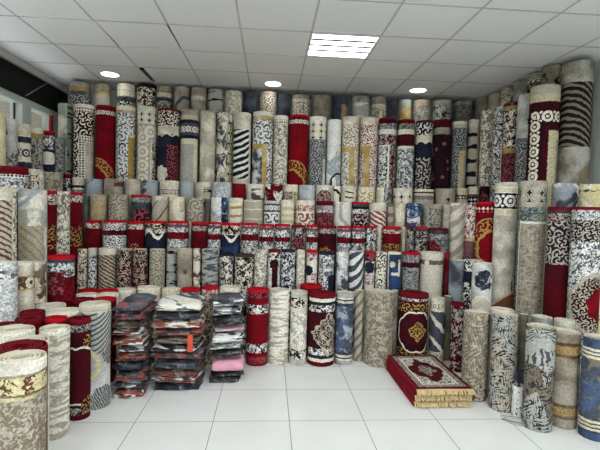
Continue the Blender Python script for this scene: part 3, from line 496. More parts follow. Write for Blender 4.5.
('W', -0.547, 4.821, 0.0908, 1.506, ('O', ('mb', 'white', 'bluegrey', 'cream', 6), (('boxv', ('mb', 'blue', 'navy', 'white', 9), 0.02, 0.3, 0, 1),)), None, 0, 'white and blue splashed rolled rug in the row above the red-edged tier', 'rolled rugs in the row above the red-edged tier'),
('W', -0.369, 4.82, 0.0806, 1.505, ('O', ('p', 'cream', 'beige', 8, 0.5), (('boxv', ('w', 'cream', 'gold', 0.09, 0.1, 0, 0.3), -0.07, 0.08, 0.05, 1),)), None, 0, 'cream, gold rungs rolled rug in the row above the red-edged tier', 'rolled rugs in the row above the red-edged tier'),
('W', -0.176, 4.821, 0.1057, 1.488, ('w', 'beige', 'cream', 0.1, 0, 0, 0.12), None, 0, 'beige, thin pale bands rolled rug in the row above the red-edged tier', 'rolled rugs in the row above the red-edged tier'),
('W', 0.027, 4.819, 0.0896, 1.483, ('B', ('a', 'white', 'slate', 0.11, None), [(0, 0.03, ('p', 'grey', 'white', 8, 0.5)), (0.03, 0.12, ('ch', 'slate', 'white', 0.06)), (0.12, 0.14, ('p', 'white', 'cream', 8, 0.5))], None), None, 0, 'blue-and-white scrolled rolled rug in the row above the red-edged tier', 'rolled rugs in the row above the red-edged tier'),
('W', 0.2, 4.822, 0.0763, 1.498, ('O', ('p', 'cream', 'beige', 8, 0.5), (('boxv', ('w', 'cream', 'yellow', 0.075, 0, 0, 0.4), -0.08, 0.08, 0.03, 1),)), None, 0, 'cream, yellow rungs rolled rug in the row above the red-edged tier', 'rolled rugs in the row above the red-edged tier'),
('W', 0.393, 4.821, 0.1101, 1.498, ('B', ('a', 'cream', 'rose', 0.1, None), [(0, 0.05, ('p', 'cream', 'beige', 8, 0.5)), (0.05, 0.12, ('k', 'rose', 'cream', 0.03, 0.5)), (0.12, 0.14, ('p', 'cream', 'cream', 8, 0.5))], None), None, 0, 'cream, red laced bands rolled rug in the row above the red-edged tier', 'rolled rugs in the row above the red-edged tier'),
('W', 0.61, 4.82, 0.0995, 1.498, ('B', ('k', 'plum', 'rose', 0.05, 0.5), [(0, 0.05, ('p', 'burg', 'burg', 8, 0.5)), (0.05, 0.1, ('p', 'grey', 'slate', 8, 0.5)), (0.1, 0.13, ('k', 'white', 'slate', 0.03, 0.5))], None), 'burg', 0, 'red-rimmed grey floral rolled rug in the row above the red-edged tier', 'rolled rugs in the row above the red-edged tier'),
('W', 0.811, 4.82, 0.094, 1.493, ('O', ('p', 'white', 'cream', 5, 0.5), (('arc', 'grey', 0.15, 0.1, 0.17, 0.02, 0),)), None, 0, 'white with grey curve rolled rug in the row above the red-edged tier', 'rolled rugs in the row above the red-edged tier'),
('W', 1.011, 4.82, 0.0965, 1.498, ('B', ('a', 'plum', 'grey', 0.1, 'rose'), [(0, 0.05, ('p', 'slate', 'navy', 8, 0.5)), (0.05, 0.08, ('p', 'plum', 'navy', 8, 0.5)), (0.08, 0.13, ('k', 'white', 'slate', 0.03, 0.5))], None), 'red', 0, 'red-rimmed navy zigzag rolled rug in the row above the red-edged tier', 'rolled rugs in the row above the red-edged tier'),
('W', 1.212, 4.82, 0.0935, 1.492, ('O', ('p', 'cream', 'beige', 8, 0.5), (('boxv', ('w', 'cream', 'rose', 0.05, -0.5, 0, 0.55), -0.4, 0.4, 0.09, 1),)), None, 0, 'cream, rose diagonal stripes rolled rug in the row above the red-edged tier', 'rolled rugs in the row above the red-edged tier'),
('W', 1.354, 4.82, 0.0384, 1.485, ('w', 'beige', 'tan', 0.1, 0, 0, 0.4), None, 0, 'slim beige blocked rolled rug in the row above the red-edged tier', 'rolled rugs in the row above the red-edged tier'),
('W', 1.46, 4.82, 0.0574, 1.482, ('mb', 'cream', 'yellow', 'beige', 6), None, 0, 'pale lemon rolled rug in the row above the red-edged tier', 'rolled rugs in the row above the red-edged tier'),
('W', 1.617, 4.82, 0.087, 1.497, ('mb', 'blue', 'white', 'navy', 7), None, 0, 'blue watery rolled rug in the row above the red-edged tier', 'rolled rugs in the row above the red-edged tier'),
('W', 1.829, 4.819, 0.1065, 1.497, ('B', ('k', 'beige', 'slate', 0.03, 0.56), [(0, 0.05, ('p', 'beige', 'tan', 8, 0.5))], None), None, 0, 'khaki speckled rolled rug in the row above the red-edged tier', 'rolled rugs in the row above the red-edged tier'),
('WR', 2.031, 4.784, 0.0912, 1.491, ('p', 'cream', 'beige', 8, 0.5), None, 0, 'slim cream rolled rug in the right end above the red-edged tier', 'rolled rugs in the right end above the red-edged tier'),
('WR', 2.029, 4.574, 0.0929, 1.511, ('w', 'cream', 'beige', 0.16, 0.9, 2, 0.4), None, 0, 'ivory, pale diagonal veins rolled rug in the right end above the red-edged tier', 'rolled rugs in the right end above the red-edged tier'),
('WR', 2.045, 4.246, 0.0889, 1.488, ('O', ('k', 'cream', 'magenta', 0.04, 0.56), (('boxv', ('p', 'gold', 'cream', 8, 0.5), -0.4, 0.4, 0.33, 0.36), ('boxv', ('k', 'rose', 'slate', 0.04, 0.5), -0.4, 0.4, 0.36, 1))), None, 0, 'cream, purple scrollwork rolled rug in the right end above the red-edged tier', 'rolled rugs in the right end above the red-edged tier'),
('WR', 2.066, 4.063, 0.0884, 1.517, ('O', ('B', ('p', 'red', 'burg', 5, 0.4), [(0, 0.04, ('p', 'red', 'burg', 8, 0.5)), (0.04, 0.1, ('sc', 'red', 'cream', 0.04))], None), (('arc', 'gold', 0.1, 0.44, 0.16, 0.012, 0.12),)), 'red', 0, 'red with large gold scroll rolled rug in the right end above the red-edged tier', 'rolled rugs in the right end above the red-edged tier'),
('X', -1.777, 4.57, 0.0803, 1.238, ('B', ('p', 'burg', 'red', 7, 0.5), [(0, 0.03, ('p', 'burg', 'red', 8, 0.5)), (0.03, 0.08, ('k', 'cream', 'burg', 0.03, 0.5))], None), 'red', 0, 'plain red with cream band rolled rug in the red-edged tier', 'rolled rugs in the red-edged tier'),
('X', -1.564, 4.57, 0.1149, 1.243, ('O', ('a', 'white', 'slate', 0.05, None), (('boxv', ('k', 'rose', 'white', 0.03, 0.5), -0.4, 0.4, 0.03, 0.06), ('boxv', ('k', 'red', 'plum', 0.05, 0.5), -0.4, 0.4, 0.1, 0.15))), 'red', 0, 'wide white-and-red lace rolled rug in the red-edged tier', 'rolled rugs in the red-edged tier'),
('X', -1.353, 4.57, 0.0813, 1.238, ('O', ('B', ('p', 'burg', 'red', 7, 0.5), [(0, 0.03, ('p', 'burg', 'red', 8, 0.5)), (0.03, 0.08, ('k', 'cream', 'burg', 0.03, 0.5))], None), (('disc', ('f', 'burg', 'gold', 0.06), -0.02, 0.27, 0.05),)), 'red', 0, 'red, cream band, tip of scroll rolled rug in the red-edged tier', 'rolled rugs in the red-edged tier'),
('X', -1.155, 4.57, 0.1046, 1.243, ('O', ('p', 'navy', 'black', 8, 0.5), (('boxv', ('k', 'plum', 'cream', 0.05, 0.56), -0.4, 0.4, 0.02, 0.12), ('swagb', ('p', 'cream', 'white', 8, 0.5), 0.13, 0.04, 0.2, 0.035))), 'red', 0, 'black with cream wave rolled rug in the red-edged tier', 'rolled rugs in the red-edged tier'),
('X', -0.934, 4.57, 0.1065, 1.248, ('O', ('k', 'white', 'slate', 0.03, 0.52), (('boxv', ('k', 'rose', 'slate', 0.03, 0.5), -0.4, 0.4, 0.03, 0.06), ('boxv', ('a', 'red', 'plum', 0.07, None), -0.4, 0.4, 0.11, 0.18))), 'red', 0, 'silver lace, crimson ribbon rolled rug in the red-edged tier', 'rolled rugs in the red-edged tier'),
('X', -0.825, 4.64, 0.0127, 1.238, ('p', 'cream', 'beige', 8, 0.5), None, 0, 'slim cream-edged rolled rug in the red-edged tier', 'rolled rugs in the red-edged tier'),
('X', -0.718, 4.571, 0.0803, 1.243, ('B', ('p', 'burg', 'red', 7, 0.5), [(0, 0.04, ('p', 'burg', 'red', 8, 0.5)), (0.04, 0.09, ('k', 'beige', 'slate', 0.03, 0.5))], None), 'red', 0, 'burgundy, grey heading rolled rug in the red-edged tier', 'rolled rugs in the red-edged tier'),
('X', -0.563, 4.57, 0.0682, 1.246, ('O', ('k', 'white', 'slate', 0.038, 0.52), (('boxv', ('k', 'rose', 'slate', 0.03, 0.5), -0.4, 0.4, 0.03, 0.06), ('boxv', ('a', 'red', 'plum', 0.07, None), -0.4, 0.4, 0.122, 0.18))), 'red', 0, 'grey lace, red lozenge rolled rug in the red-edged tier', 'rolled rugs in the red-edged tier'),
('X', -0.391, 4.572, 0.0967, 1.24, ('O', ('O', ('p', 'navy', 'black', 8, 0.5), (('boxv', ('k', 'plum', 'cream', 0.05, 0.56), -0.4, 0.4, 0.02, 0.12), ('swagb', ('p', 'cream', 'white', 8, 0.5), 0.14, 0.04, 0.2, 0.035))), (('boxv', ('p', 'navy', 'blue', 8, 0.5), -0.4, 0.4, 0.2, 0.6),)), 'red', 0, 'navy with cream wave rolled rug in the red-edged tier', 'rolled rugs in the red-edged tier'),
('X', -0.198, 4.57, 0.0896, 1.245, ('O', ('k', 'white', 'slate', 0.034, 0.52), (('boxv', ('k', 'rose', 'slate', 0.03, 0.5), -0.4, 0.4, 0.03, 0.06), ('boxv', ('a', 'red', 'plum', 0.07, None), -0.4, 0.4, 0.116, 0.18))), 'red', 0, 'white lace, red garland rolled rug in the red-edged tier', 'rolled rugs in the red-edged tier'),
('X', -0.024, 4.568, 0.0771, 1.238, ('O', ('k', 'white', 'slate', 0.041999999999999996, 0.52), (('boxv', ('k', 'rose', 'slate', 0.03, 0.5), -0.4, 0.4, 0.03, 0.06), ('boxv', ('a', 'red', 'plum', 0.07, None), -0.4, 0.4, 0.128, 0.18))), 'red', 0, 'narrow lace, red garland rolled rug in the red-edged tier', 'rolled rugs in the red-edged tier'),
('X', 0.143, 4.572, 0.0828, 1.242, ('O', ('k', 'white', 'slate', 0.046, 0.52), (('boxv', ('k', 'rose', 'slate', 0.03, 0.5), -0.4, 0.4, 0.03, 0.06), ('boxv', ('a', 'red', 'plum', 0.07, None), -0.4, 0.4, 0.134, 0.18))), 'red', 0, 'lace, red garland, grey foot rolled rug in the red-edged tier', 'rolled rugs in the red-edged tier'),
('X', 0.308, 4.57, 0.0753, 1.235, ('O', ('k', 'plum', 'grey', 0.05, 0.56), (('disc', ('a', 'black', 'rose', 0.06, None), 0, 0.18, 0.07),)), 'burg', 0, 'plum-black floral rolled rug in the red-edged tier', 'rolled rugs in the red-edged tier'),
('X', 0.453, 4.571, 0.0625, 1.239, ('O', ('k', 'white', 'slate', 0.038, 0.52), (('boxv', ('k', 'rose', 'slate', 0.03, 0.5), -0.4, 0.4, 0.03, 0.06), ('boxv', ('a', 'red', 'plum', 0.07, None), -0.4, 0.4, 0.122, 0.18))), 'red', 0, 'slim grey, crimson ribbon rolled rug in the red-edged tier', 'rolled rugs in the red-edged tier'),
('X', 0.617, 4.571, 0.0944, 1.237, ('O', ('B', ('p', 'plum', 'burg', 8, 0.5), [(0, 0.03, ('p', 'burg', 'red', 8, 0.5)), (0.03, 0.08, ('k', 'beige', 'slate', 0.03, 0.5))], None), (('disc', ('f', 'burg', 'gold', 0.05), -0.03, 0.33, 0.11),)), 'burg', 0, 'dark maroon, gold arc rolled rug in the red-edged tier', 'rolled rugs in the red-edged tier'),
('X', 0.793, 4.57, 0.0735, 1.236, ('O', ('k', 'white', 'slate', 0.034, 0.52), (('boxv', ('k', 'rose', 'slate', 0.03, 0.5), -0.4, 0.4, 0.03, 0.06), ('boxv', ('a', 'red', 'plum', 0.07, None), -0.4, 0.4, 0.116, 0.18))), 'red', 0, 'white and red meander rolled rug in the red-edged tier', 'rolled rugs in the red-edged tier'),
('X', 0.945, 4.57, 0.0708, 1.239, ('O', ('k', 'white', 'slate', 0.041999999999999996, 0.52), (('boxv', ('k', 'rose', 'slate', 0.03, 0.5), -0.4, 0.4, 0.03, 0.06), ('boxv', ('a', 'red', 'plum', 0.07, None), -0.4, 0.4, 0.128, 0.18))), 'red', 0, 'pale lace meander rolled rug in the red-edged tier', 'rolled rugs in the red-edged tier'),
('X', 1.082, 4.57, 0.0575, 1.242, ('k', 'white', 'black', 0.04, 0.45), 'red', 0, 'slim black-grey floral rolled rug in the red-edged tier', 'rolled rugs in the red-edged tier'),
('X', 1.194, 4.65, 0.0266, 1.241, ('p', 'cream', 'gold', 8, 0.5), None, 0, 'cream-edged left of gold scroll rolled rug in the red-edged tier', 'rolled rugs in the red-edged tier'),
('X', 1.305, 4.57, 0.0963, 1.242, ('O', ('B', ('p', 'burg', 'red', 8, 0.5), [(0, 0.03, ('p', 'burg', 'red', 8, 0.5)), (0.03, 0.07, ('k', 'cream', 'burg', 0.03, 0.5))], None), (('boxv', ('f', 'burg', 'gold', 0.06), -0.4, 0.4, 0.18, 0.3),)), 'red', 0, 'red with gold ringed foot rolled rug in the red-edged tier', 'rolled rugs in the red-edged tier'),
('X', 1.461, 4.65, 0.0237, 1.237, ('p', 'cream', 'gold', 8, 0.5), None, 0, 'cream-edged right of gold scroll rolled rug in the red-edged tier', 'rolled rugs in the red-edged tier'),
('X', 1.506, 4.57, 0.0388, 1.252, ('k', 'black', 'grey', 0.04, 0.58), 'burg', 0, 'slim black rolled rug in the red-edged tier', 'rolled rugs in the red-edged tier'),
('X', 1.624, 4.57, 0.0669, 1.249, ('O', ('k', 'plum', 'grey', 0.05, 0.54), (('boxv', ('p', 'slate', 'navy', 8, 0.5), -0.4, 0.4, 0.02, 0.05),)), 'red', 0, 'maroon figured rolled rug in the red-edged tier', 'rolled rugs in the red-edged tier'),
('X', 1.813, 4.57, 0.1047, 1.237, ('O', ('k', 'grey', 'slate', 0.04, 0.5), (('boxv', ('p', 'slate', 'plum', 8, 0.5), -0.4, 0.4, 0.02, 0.06), ('disc', ('k', 'burg', 'rose', 0.05, 0.6), -0.08, 0.25, 0.12))), 'burg', 0, 'silver and burgundy rolled rug in the red-edged tier', 'rolled rugs in the red-edged tier'),
('Y', -1.775, 4.3, 0.0428, 0.969, ('k', 'cream', 'brown', 0.05, 0.56), None, 0, 'gold-brown flecked rolled rug in the row above the floor row', 'rolled rugs in the row above the floor row'),
('Y', -1.678, 4.3, 0.0433, 0.98, ('B', ('a', 'white', 'slate', 0.07, None), [(0, 0.07, ('p', 'grey', 'cream', 8, 0.5)), (0.07, 0.1, ('p', 'slate', 'white', 8, 0.5))], None), None, 0, 'white with blue scroll rolled rug in the row above the floor row', 'rolled rugs in the row above the floor row'),
('Y', -1.54, 4.3, 0.0812, 0.983, ('O', ('p', 'cream', 'beige', 8, 0.5), (('boxv', ('w', 'beige', 'brown', 0.035, -0.6, 0, 0.5), -0.4, 0.4, 0.06, 1),)), None, 0, 'cream, dark diagonal ribs rolled rug in the row above the floor row', 'rolled rugs in the row above the floor row'),
('Y', -1.376, 4.301, 0.0691, 0.976, ('lf', 'plum', 'beige', 'burg', 0.12), None, 0, 'maroon feathered rolled rug in the row above the floor row', 'rolled rugs in the row above the floor row'),
('Y', -1.23, 4.3, 0.07, 0.979, ('lf', 'burg', 'beige', 'plum', 0.13), None, 0, 'burgundy fan-patterned rolled rug in the row above the floor row', 'rolled rugs in the row above the floor row'),
('Y', -1.072, 4.3, 0.0735, 0.982, ('f', 'beige', 'tan', 0.07), None, 0, 'sandy crackle rolled rug in the row above the floor row', 'rolled rugs in the row above the floor row'),
('Y', -0.95, 4.36, 0.0495, 0.969, ('br', 'grey', 'black', 0.6, 18), None, 0, 'grey, thin dark rules rolled rug in the row above the floor row', 'rolled rugs in the row above the floor row'),
('Y', -0.808, 4.301, 0.0726, 0.992, ('O', ('p', 'beige', 'tan', 6, 0.6), (('disc', ('p', 'brown', 'tan', 8, 0.5), -0.0, 0.22, 0.022),)), None, 0, 'oatmeal with brown star rolled rug in the row above the floor row', 'rolled rugs in the row above the floor row'),
('Y', -0.693, 4.3, 0.0353, 0.994, ('mb', 'cream', 'brown', 'beige', 9), None, 0, 'cream and brown chequered rolled rug in the row above the floor row', 'rolled rugs in the row above the floor row'),
('Y', -0.566, 4.3, 0.0812, 0.992, ('O', ('br', 'grey', 'slate', 0.58, 20), ()), None, 0, 'silver-grey ribbed rolled rug in the row above the floor row', 'rolled rugs in the row above the floor row'),
('Y', -0.406, 4.3, 0.0675, 0.956, ('k', 'cream', 'navy', 0.04, 0.47), 'black', 0, 'black-capped navy floral rolled rug in the row above the floor row', 'rolled rugs in the row above the floor row'),
('Y', -0.236, 4.305, 0.0915, 0.949, ('k', 'cream', 'black', 0.05, 0.5), 'brown', 0, 'brown-capped black-and-ivory rolled rug in the row above the floor row', 'rolled rugs in the row above the floor row'),
('Y', -0.075, 4.297, 0.0622, 0.992, ('k', 'ivory', 'tan', 0.035, 0.54), None, 0, 'ivory seeded rolled rug in the row above the floor row', 'rolled rugs in the row above the floor row'),
('Y', 0.057, 4.3, 0.0629, 0.999, ('O', ('k', 'white', 'grey', 0.05, 0.55), (('boxv', ('k', 'white', 'plum', 0.04, 0.5), -0.4, 0.4, 0.02, 0.08), ('boxv', ('p', 'plum', 'burg', 8, 0.5), -0.02, 0.04, 0.1, 1), ('disc', ('p', 'plum', 'burg', 8, 0.5), 0, 0.14, 0.05))), 'burg', 0, 'white with maroon tree rolled rug in the row above the floor row', 'rolled rugs in the row above the floor row'),
('Y', 0.197, 4.303, 0.0706, 1.001, ('k', 'navy', 'white', 0.045, 0.54), 'navy', 0, 'navy-capped black-and-white rolled rug in the row above the floor row', 'rolled rugs in the row above the floor row'),
('Y', 0.322, 4.31, 0.0444, 0.998, ('k', 'ivory', 'beige', 0.03, 0.5), None, 0, 'ivory stippled rolled rug in the row above the floor row', 'rolled rugs in the row above the floor row'),
('Y', 0.437, 4.341, 0.0575, 0.997, ('O', ('p', 'cream', 'white', 8, 0.5), (('boxv', ('k', 'rose', 'white', 0.05, 0.5), -0.4, 0.4, 0.02, 0.1), ('disc', ('p', 'navy', 'black', 8, 0.5), -0.04, 0.2, 0.05), ('disc', ('k', 'rose', 'cream', 0.03, 0.5), 0.04, 0.27, 0.05))), 'red', 0, 'red-capped, navy and rose posies rolled rug in the row above the floor row', 'rolled rugs in the row above the floor row'),
('Y', 0.578, 4.3, 0.0792, 0.984, ('O', ('k', 'slate', 'white', 0.04, 0.56), (('boxv', ('p', 'navy', 'black', 8, 0.5), 0.02, 0.2, 0.22, 1),)), 'navy', 0, 'navy-capped slate lattice rolled rug in the row above the floor row', 'rolled rugs in the row above the floor row'),
('Y', 0.736, 4.3, 0.0619, 0.987, ('mb', 'white', 'slate', 'bluegrey', 6), None, 0, 'blue-grey misty rolled rug in the row above the floor row', 'rolled rugs in the row above the floor row'),
('Y', 0.879, 4.3, 0.0742, 0.999, ('w', 'white', 'slate', 0.11, 0.8, 2, 0.5), None, 0, 'blue rippled marble rolled rug in the row above the floor row', 'rolled rugs in the row above the floor row'),
('Y', 1.013, 4.298, 0.0508, 1.002, ('O', ('p', 'cream', 'white', 8, 0.5), (('boxv', ('k', 'rose', 'plum', 0.05, 0.5), -0.4, 0.4, 0.02, 0.1), ('disc', ('p', 'navy', 'black', 8, 0.5), 0, 0.16, 0.06), ('disc', ('k', 'rose', 'white', 0.03, 0.5), 0, 0.28, 0.06))), 'red', 0, 'red-capped, dark blossoms rolled rug in the row above the floor row', 'rolled rugs in the row above the floor row'),
('Y', 1.129, 4.304, 0.0582, 0.994, ('f', 'cream', 'slate', 0.08), None, 0, 'cream scribbled rolled rug in the row above the floor row', 'rolled rugs in the row above the floor row'),
('Y', 1.265, 4.3, 0.0686, 0.997, ('O', ('B', ('p', 'blue', 'navy', 8, 0.5), [(0, 0.02, ('p', 'cream', 'white', 8, 0.5))], -0.08), (('disc', ('p', 'cream', 'beige', 8, 0.5), -0.02, 0.12, 0.03), ('boxv', ('p', 'cream', 'yellow', 8, 0.5), 0.04, 0.07, 0.07, 0.24), ('boxv', ('p', 'cream', 'yellow', 8, 0.5), -0.03, 0.07, 0.2, 0.23))), None, 0, 'royal blue, ivory key frame rolled rug in the row above the floor row', 'rolled rugs in the row above the floor row'),
('Y', 1.432, 4.3, 0.0853, 1.0, ('O', ('k', 'grey', 'slate', 0.03, 0.5), (('boxv', ('k', 'burg', 'plum', 0.05, 0.4), -0.4, 0.4, 0.1, 0.15),)), 'red', 0, 'red-capped silver scroll rolled rug in the row above the floor row', 'rolled rugs in the row above the floor row'),
('Y', 1.648, 4.3, 0.1135, 1.004, ('O', ('w', 'cream', 'beige', 0.03, 5, 0, 0.3), (('boxv', ('p', 'tan', 'brown', 8, 0.5), -0.4, 0.4, 0.075, 0.12), ('disc', ('p', 'cream', 'white', 8, 0.5), -0.05, 0.098, 0.024))), None, 0, 'cream, medallion band rolled rug in the row above the floor row', 'rolled rugs in the row above the floor row'),
('Y', 1.825, 4.35, 0.0267, 0.992, ('p', 'red', 'rose', 8, 0.5), 'red', 0, 'slim scarlet rolled rug in the row above the floor row', 'rolled rugs in the row above the floor row'),
('YR', 1.839, 4.107, 0.0835, 0.949, ('p', 'bluegrey', 'slate', 6, 0.8), None, 0, 'grey misty short rolled rug in the right end above the floor row', 'rolled rugs in the right end above the floor row'),
('YR', 1.859, 3.84, 0.0812, 0.982, ('O', ('k', 'white', 'black', 0.05, 0.5), (('boxv', ('p', 'navy', 'black', 8, 0.5), -0.2, 0.2, 0.1, 0.2),)), None, 0, 'slim black and white rolled rug in the right end above the floor row', 'rolled rugs in the right end above the floor row'),
('YR', 1.819, 3.585, 0.0828, 0.99, ('O', ('p', 'grey', 'white', 6, 0.6), (('disc', ('mb', 'navy', 'slate', 'white', 12), 0.02, 0.14, 0.085), ('disc', ('p', 'cream', 'beige', 8, 0.5), -0.0, 0.36, 0.08), ('arc', 'white', 0.0, 0.36, 0.08, 0.006, 0.0))), None, 0, 'grey with blue fan rolled rug in the right end above the floor row', 'rolled rugs in the right end above the floor row'),
('Z', -1.291, 4.041, 0.0969, 0.639, ('p', 'ivory', 'cream', 8, 0.5), None, 1, 'ivory-topped (left) rolled rug in the front floor row', 'rolled rugs in the front floor row'),
('Z', -1.052, 3.95, 0.0989, 0.677, ('p', 'cream', 'ivory', 8, 0.5), None, 1, 'cream-topped (centre) rolled rug in the front floor row', 'rolled rugs in the front floor row'),
('Z', -0.858, 3.95, 0.0814, 0.67, ('k', 'yellow', 'ivory', 0.04, 0.5), None, 1, 'lemon ivory dotted rolled rug in the front floor row', 'rolled rugs in the front floor row'),
('Z', -0.684, 3.95, 0.0848, 0.672, ('O', ('k', 'grey', 'slate', 0.04, 0.5), (('boxv', ('p', 'red', 'red', 8, 0.5), 0.03, 0.4, 0.1, 1),)), 'red', 1, 'red-capped grey floral rolled rug in the front floor row', 'rolled rugs in the front floor row'),
('Z', -0.513, 3.944, 0.072, 0.694, ('O', ('k', 'beige', 'brown', 0.05, 0.5), (('boxv', ('k', 'rose', 'cream', 0.04, 0.5), -0.4, 0.4, 0, 0.08),)), 'red', 1, 'red-capped brown damask rolled rug in the front floor row', 'rolled rugs in the front floor row'),
('Z', -0.343, 3.985, 0.096, 0.684, ('B', ('k', 'ivory', 'tan', 0.035, 0.54), [(0, 0.04, ('p', 'cream', 'ivory', 8, 0.5)), (0.04, 0.06, ('sc', 'cream', 'grey', 0.02))], None), None, 1, 'ivory freckled rolled rug in the front floor row', 'rolled rugs in the front floor row'),
('Z', -0.223, 4.07, 0.0346, 0.637, ('O', ('k', 'white', 'black', 0.04, 0.5), (('boxv', ('p', 'black', 'black', 8, 0.5), -0.2, 0.2, 0.15, 0.3),)), None, 1, 'slim black-and-white blotched rolled rug in the front floor row', 'rolled rugs in the front floor row'),
('Z', -0.086, 3.944, 0.0985, 0.677, ('O', ('p', 'red', 'burg', 7, 0.4), (('boxv', ('k', 'rose', 'plum', 0.03, 0.5), -0.4, 0.4, 0.02, 0.07), ('boxv', ('k', 'white', 'plum', 0.05, 0.5), -0.4, 0.4, 0.13, 0.21), ('boxv', ('k', 'white', 'plum', 0.05, 0.5), -0.4, 0.4, 0.48, 0.56), ('boxv', ('k', 'rose', 'red', 0.03, 0.5), -0.4, 0.4, 0.6, 0.66))), 'red', 1, 'scarlet, white garlands rolled rug in the front floor row', 'rolled rugs in the front floor row'),
('Z', 0.111, 3.965, 0.0928, 0.671, ('br', 'beige', 'ivory', 0.5, 26), None, 1, 'creamy looped rolled rug in the front floor row', 'rolled rugs in the front floor row'),
('Z', 0.291, 3.95, 0.0794, 0.657, ('B', ('k', 'ivory', 'grey', 0.09, 0.55), [(0, 0.05, ('p', 'grey', 'cream', 8, 0.5)), (0.05, 0.14, ('k', 'cream', 'black', 0.05, 0.56)), (0.14, 0.18, ('p', 'cream', 'grey', 8, 0.5))], None), None, 1, 'grey-cream, black blossoms at ends rolled rug in the front floor row', 'rolled rugs in the front floor row'),
('Z', 0.419, 4.171, 0.1062, 0.68, ('p', 'red', 'burg', 8, 0.5), 'red', 1, 'scarlet-topped, half hidden rolled rug in the front floor row', 'rolled rugs in the front floor row'),
('Z', 0.5, 3.95, 0.1224, 0.651, ('O', ('B', ('p', 'plum', 'burg', 5, 0.5), [(0, 0.04, ('p', 'burg', 'red', 8, 0.5)), (0.04, 0.07, ('p', 'cream', 'white', 8, 0.5)), (0.07, 0.1, ('p', 'navy', 'black', 8, 0.5)), (0.1, 0.16, ('k', 'white', 'plum', 0.04, 0.5))], None), (('med', 'beige', 'plum', 0.07, 0.36, 0.16, 0.19),)), 'burg', 1, 'deep burgundy, lace medallion rolled rug in the front floor row', 'rolled rugs in the front floor row'),
('Z', 0.712, 3.95, 0.0821, 0.653, ('B', ('mb', 'denim', 'slate', 'bluegrey', 7), [(0, 0.04, ('p', 'grey', 'slate', 8, 0.5)), (0.04, 0.055, ('p', 'cream', 'beige', 8, 0.5)), (0.055, 0.07, ('p', 'slate', 'slate', 8, 0.5)), (0.07, 0.09, ('p', 'cream', 'beige', 8, 0.5)), (0.09, 0.12, ('p', 'slate', 'navy', 8, 0.5))], None), None, 1, 'denim blue, cream end bands rolled rug in the front floor row', 'rolled rugs in the front floor row'),
('Z', 0.858, 4.012, 0.0462, 0.662, ('w', 'beige', 'tan', 0.1, 1.2, 0, 0.4), None, 1, 'slim taupe rippled rolled rug in the front floor row', 'rolled rugs in the front floor row'),
('Z', 1.032, 3.945, 0.1335, 0.668, ('k', 'beige', 'tan', 0.05, 0.48), None, 1, 'broad mottled taupe rolled rug in the front floor row', 'rolled rugs in the front floor row'),
('Z', 1.209, 4.05, 0.0324, 0.659, ('p', 'tan', 'grey', 8, 0.5), None, 1, 'slim olive rolled rug in the front floor row', 'rolled rugs in the front floor row'),
('Z', 1.356, 3.95, 0.1367, 0.657, ('O', ('B', ('p', 'plum', 'burg', 5, 0.4), [(0, 0.035, ('p', 'burg', 'burg', 8, 0.5)), (0.035, 0.06, ('k', 'white', 'plum', 0.02, 0.45)), (0.06, 0.08, ('p', 'burg', 'plum', 8, 0.5)), (0.08, 0.16, ('f', 'plum', 'gold', 0.07))], None), (('disc2', ('p', 'plum', 'burg', 8, 0.5), 0.03, 0.34, 0.17, 0.2), ('arc', 'cream', 0.03, 0.34, 0.175, 0.007, 0), ('med', 'gold', 'burg', 0.05, 0.33, 0.09, 0.09))), 'burg', 1, 'maroon, gold cartouche rolled rug in the front floor row', 'rolled rugs in the front floor row'),
('Z', 1.585, 3.95, 0.071, 0.612, ('B', ('w', 'slate', 'cream', 0.2, -1, 0, 0.25), [(0, 0.04, ('p', 'cream', 'beige', 8, 0.5)), (0.04, 0.1, ('ch', 'tan', 'cream', 0.08)), (0.1, 0.12, ('p', 'cream', 'beige', 8, 0.5))], None), None, 1, 'silver-blue, cream diagonals rolled rug in the front floor row', 'rolled rugs in the front floor row'),
('Z', 1.72, 4.03, 0.0405, 0.612, ('p', 'tan', 'slate', 8, 0.5), None, 1, 'slim greenish-grey rolled rug in the front floor row', 'rolled rugs in the front floor row'),
('Z', 1.696, 3.75, 0.0604, 0.61, ('O', ('k', 'burg', 'grey', 0.07, 0.6), (('boxv', ('k', 'grey', 'plum', 0.05, 0.5), -0.3, 0.3, 0.05, 0.12),)), 'burg', 1, 'burgundy silver-flowered rolled rug in the front floor row', 'rolled rugs in the front floor row'),
('RF', 1.596, 3.205, 0.0948, 0.655, ('lf', 'brown', 'beige', 'tan', 0.15), None, 1, 'brown-gold sunburst rolled rug in the front right floor cluster', 'rolled rugs in the front right floor cluster'),
('RF', 1.719, 3.023, 0.0908, 0.686, ('lf', 'grey', 'char', 'beige', 0.12), None, 1, 'silver floral with black leaves rolled rug in the front right floor cluster', 'rolled rugs in the front right floor cluster'),
('RF', 1.791, 3.197, 0.0892, 0.682, ('p', 'cream', 'grey', 8, 0.5), None, 1, 'cream-topped, behind silver floral rolled rug in the front right floor cluster', 'rolled rugs in the front right floor cluster'),
('RF', 1.941, 3.155, 0.0319, 0.655, ('p', 'tan', 'slate', 8, 0.5), None, 1, 'slim grey-brown rolled rug in the front right floor cluster', 'rolled rugs in the front right floor cluster'),
('RF', 1.812, 2.744, 0.092, 0.675, ('O', ('lf', 'grey', 'char', 'tan', 0.12), (('boxv', ('ray', 'grey', 'slate', 0.0, 0.02, 27), -0.12, 0.12, 0.03, 0.24),)), None, 1, 'grey feather-leaf rolled rug in the front right floor cluster', 'rolled rugs in the front right floor cluster'),
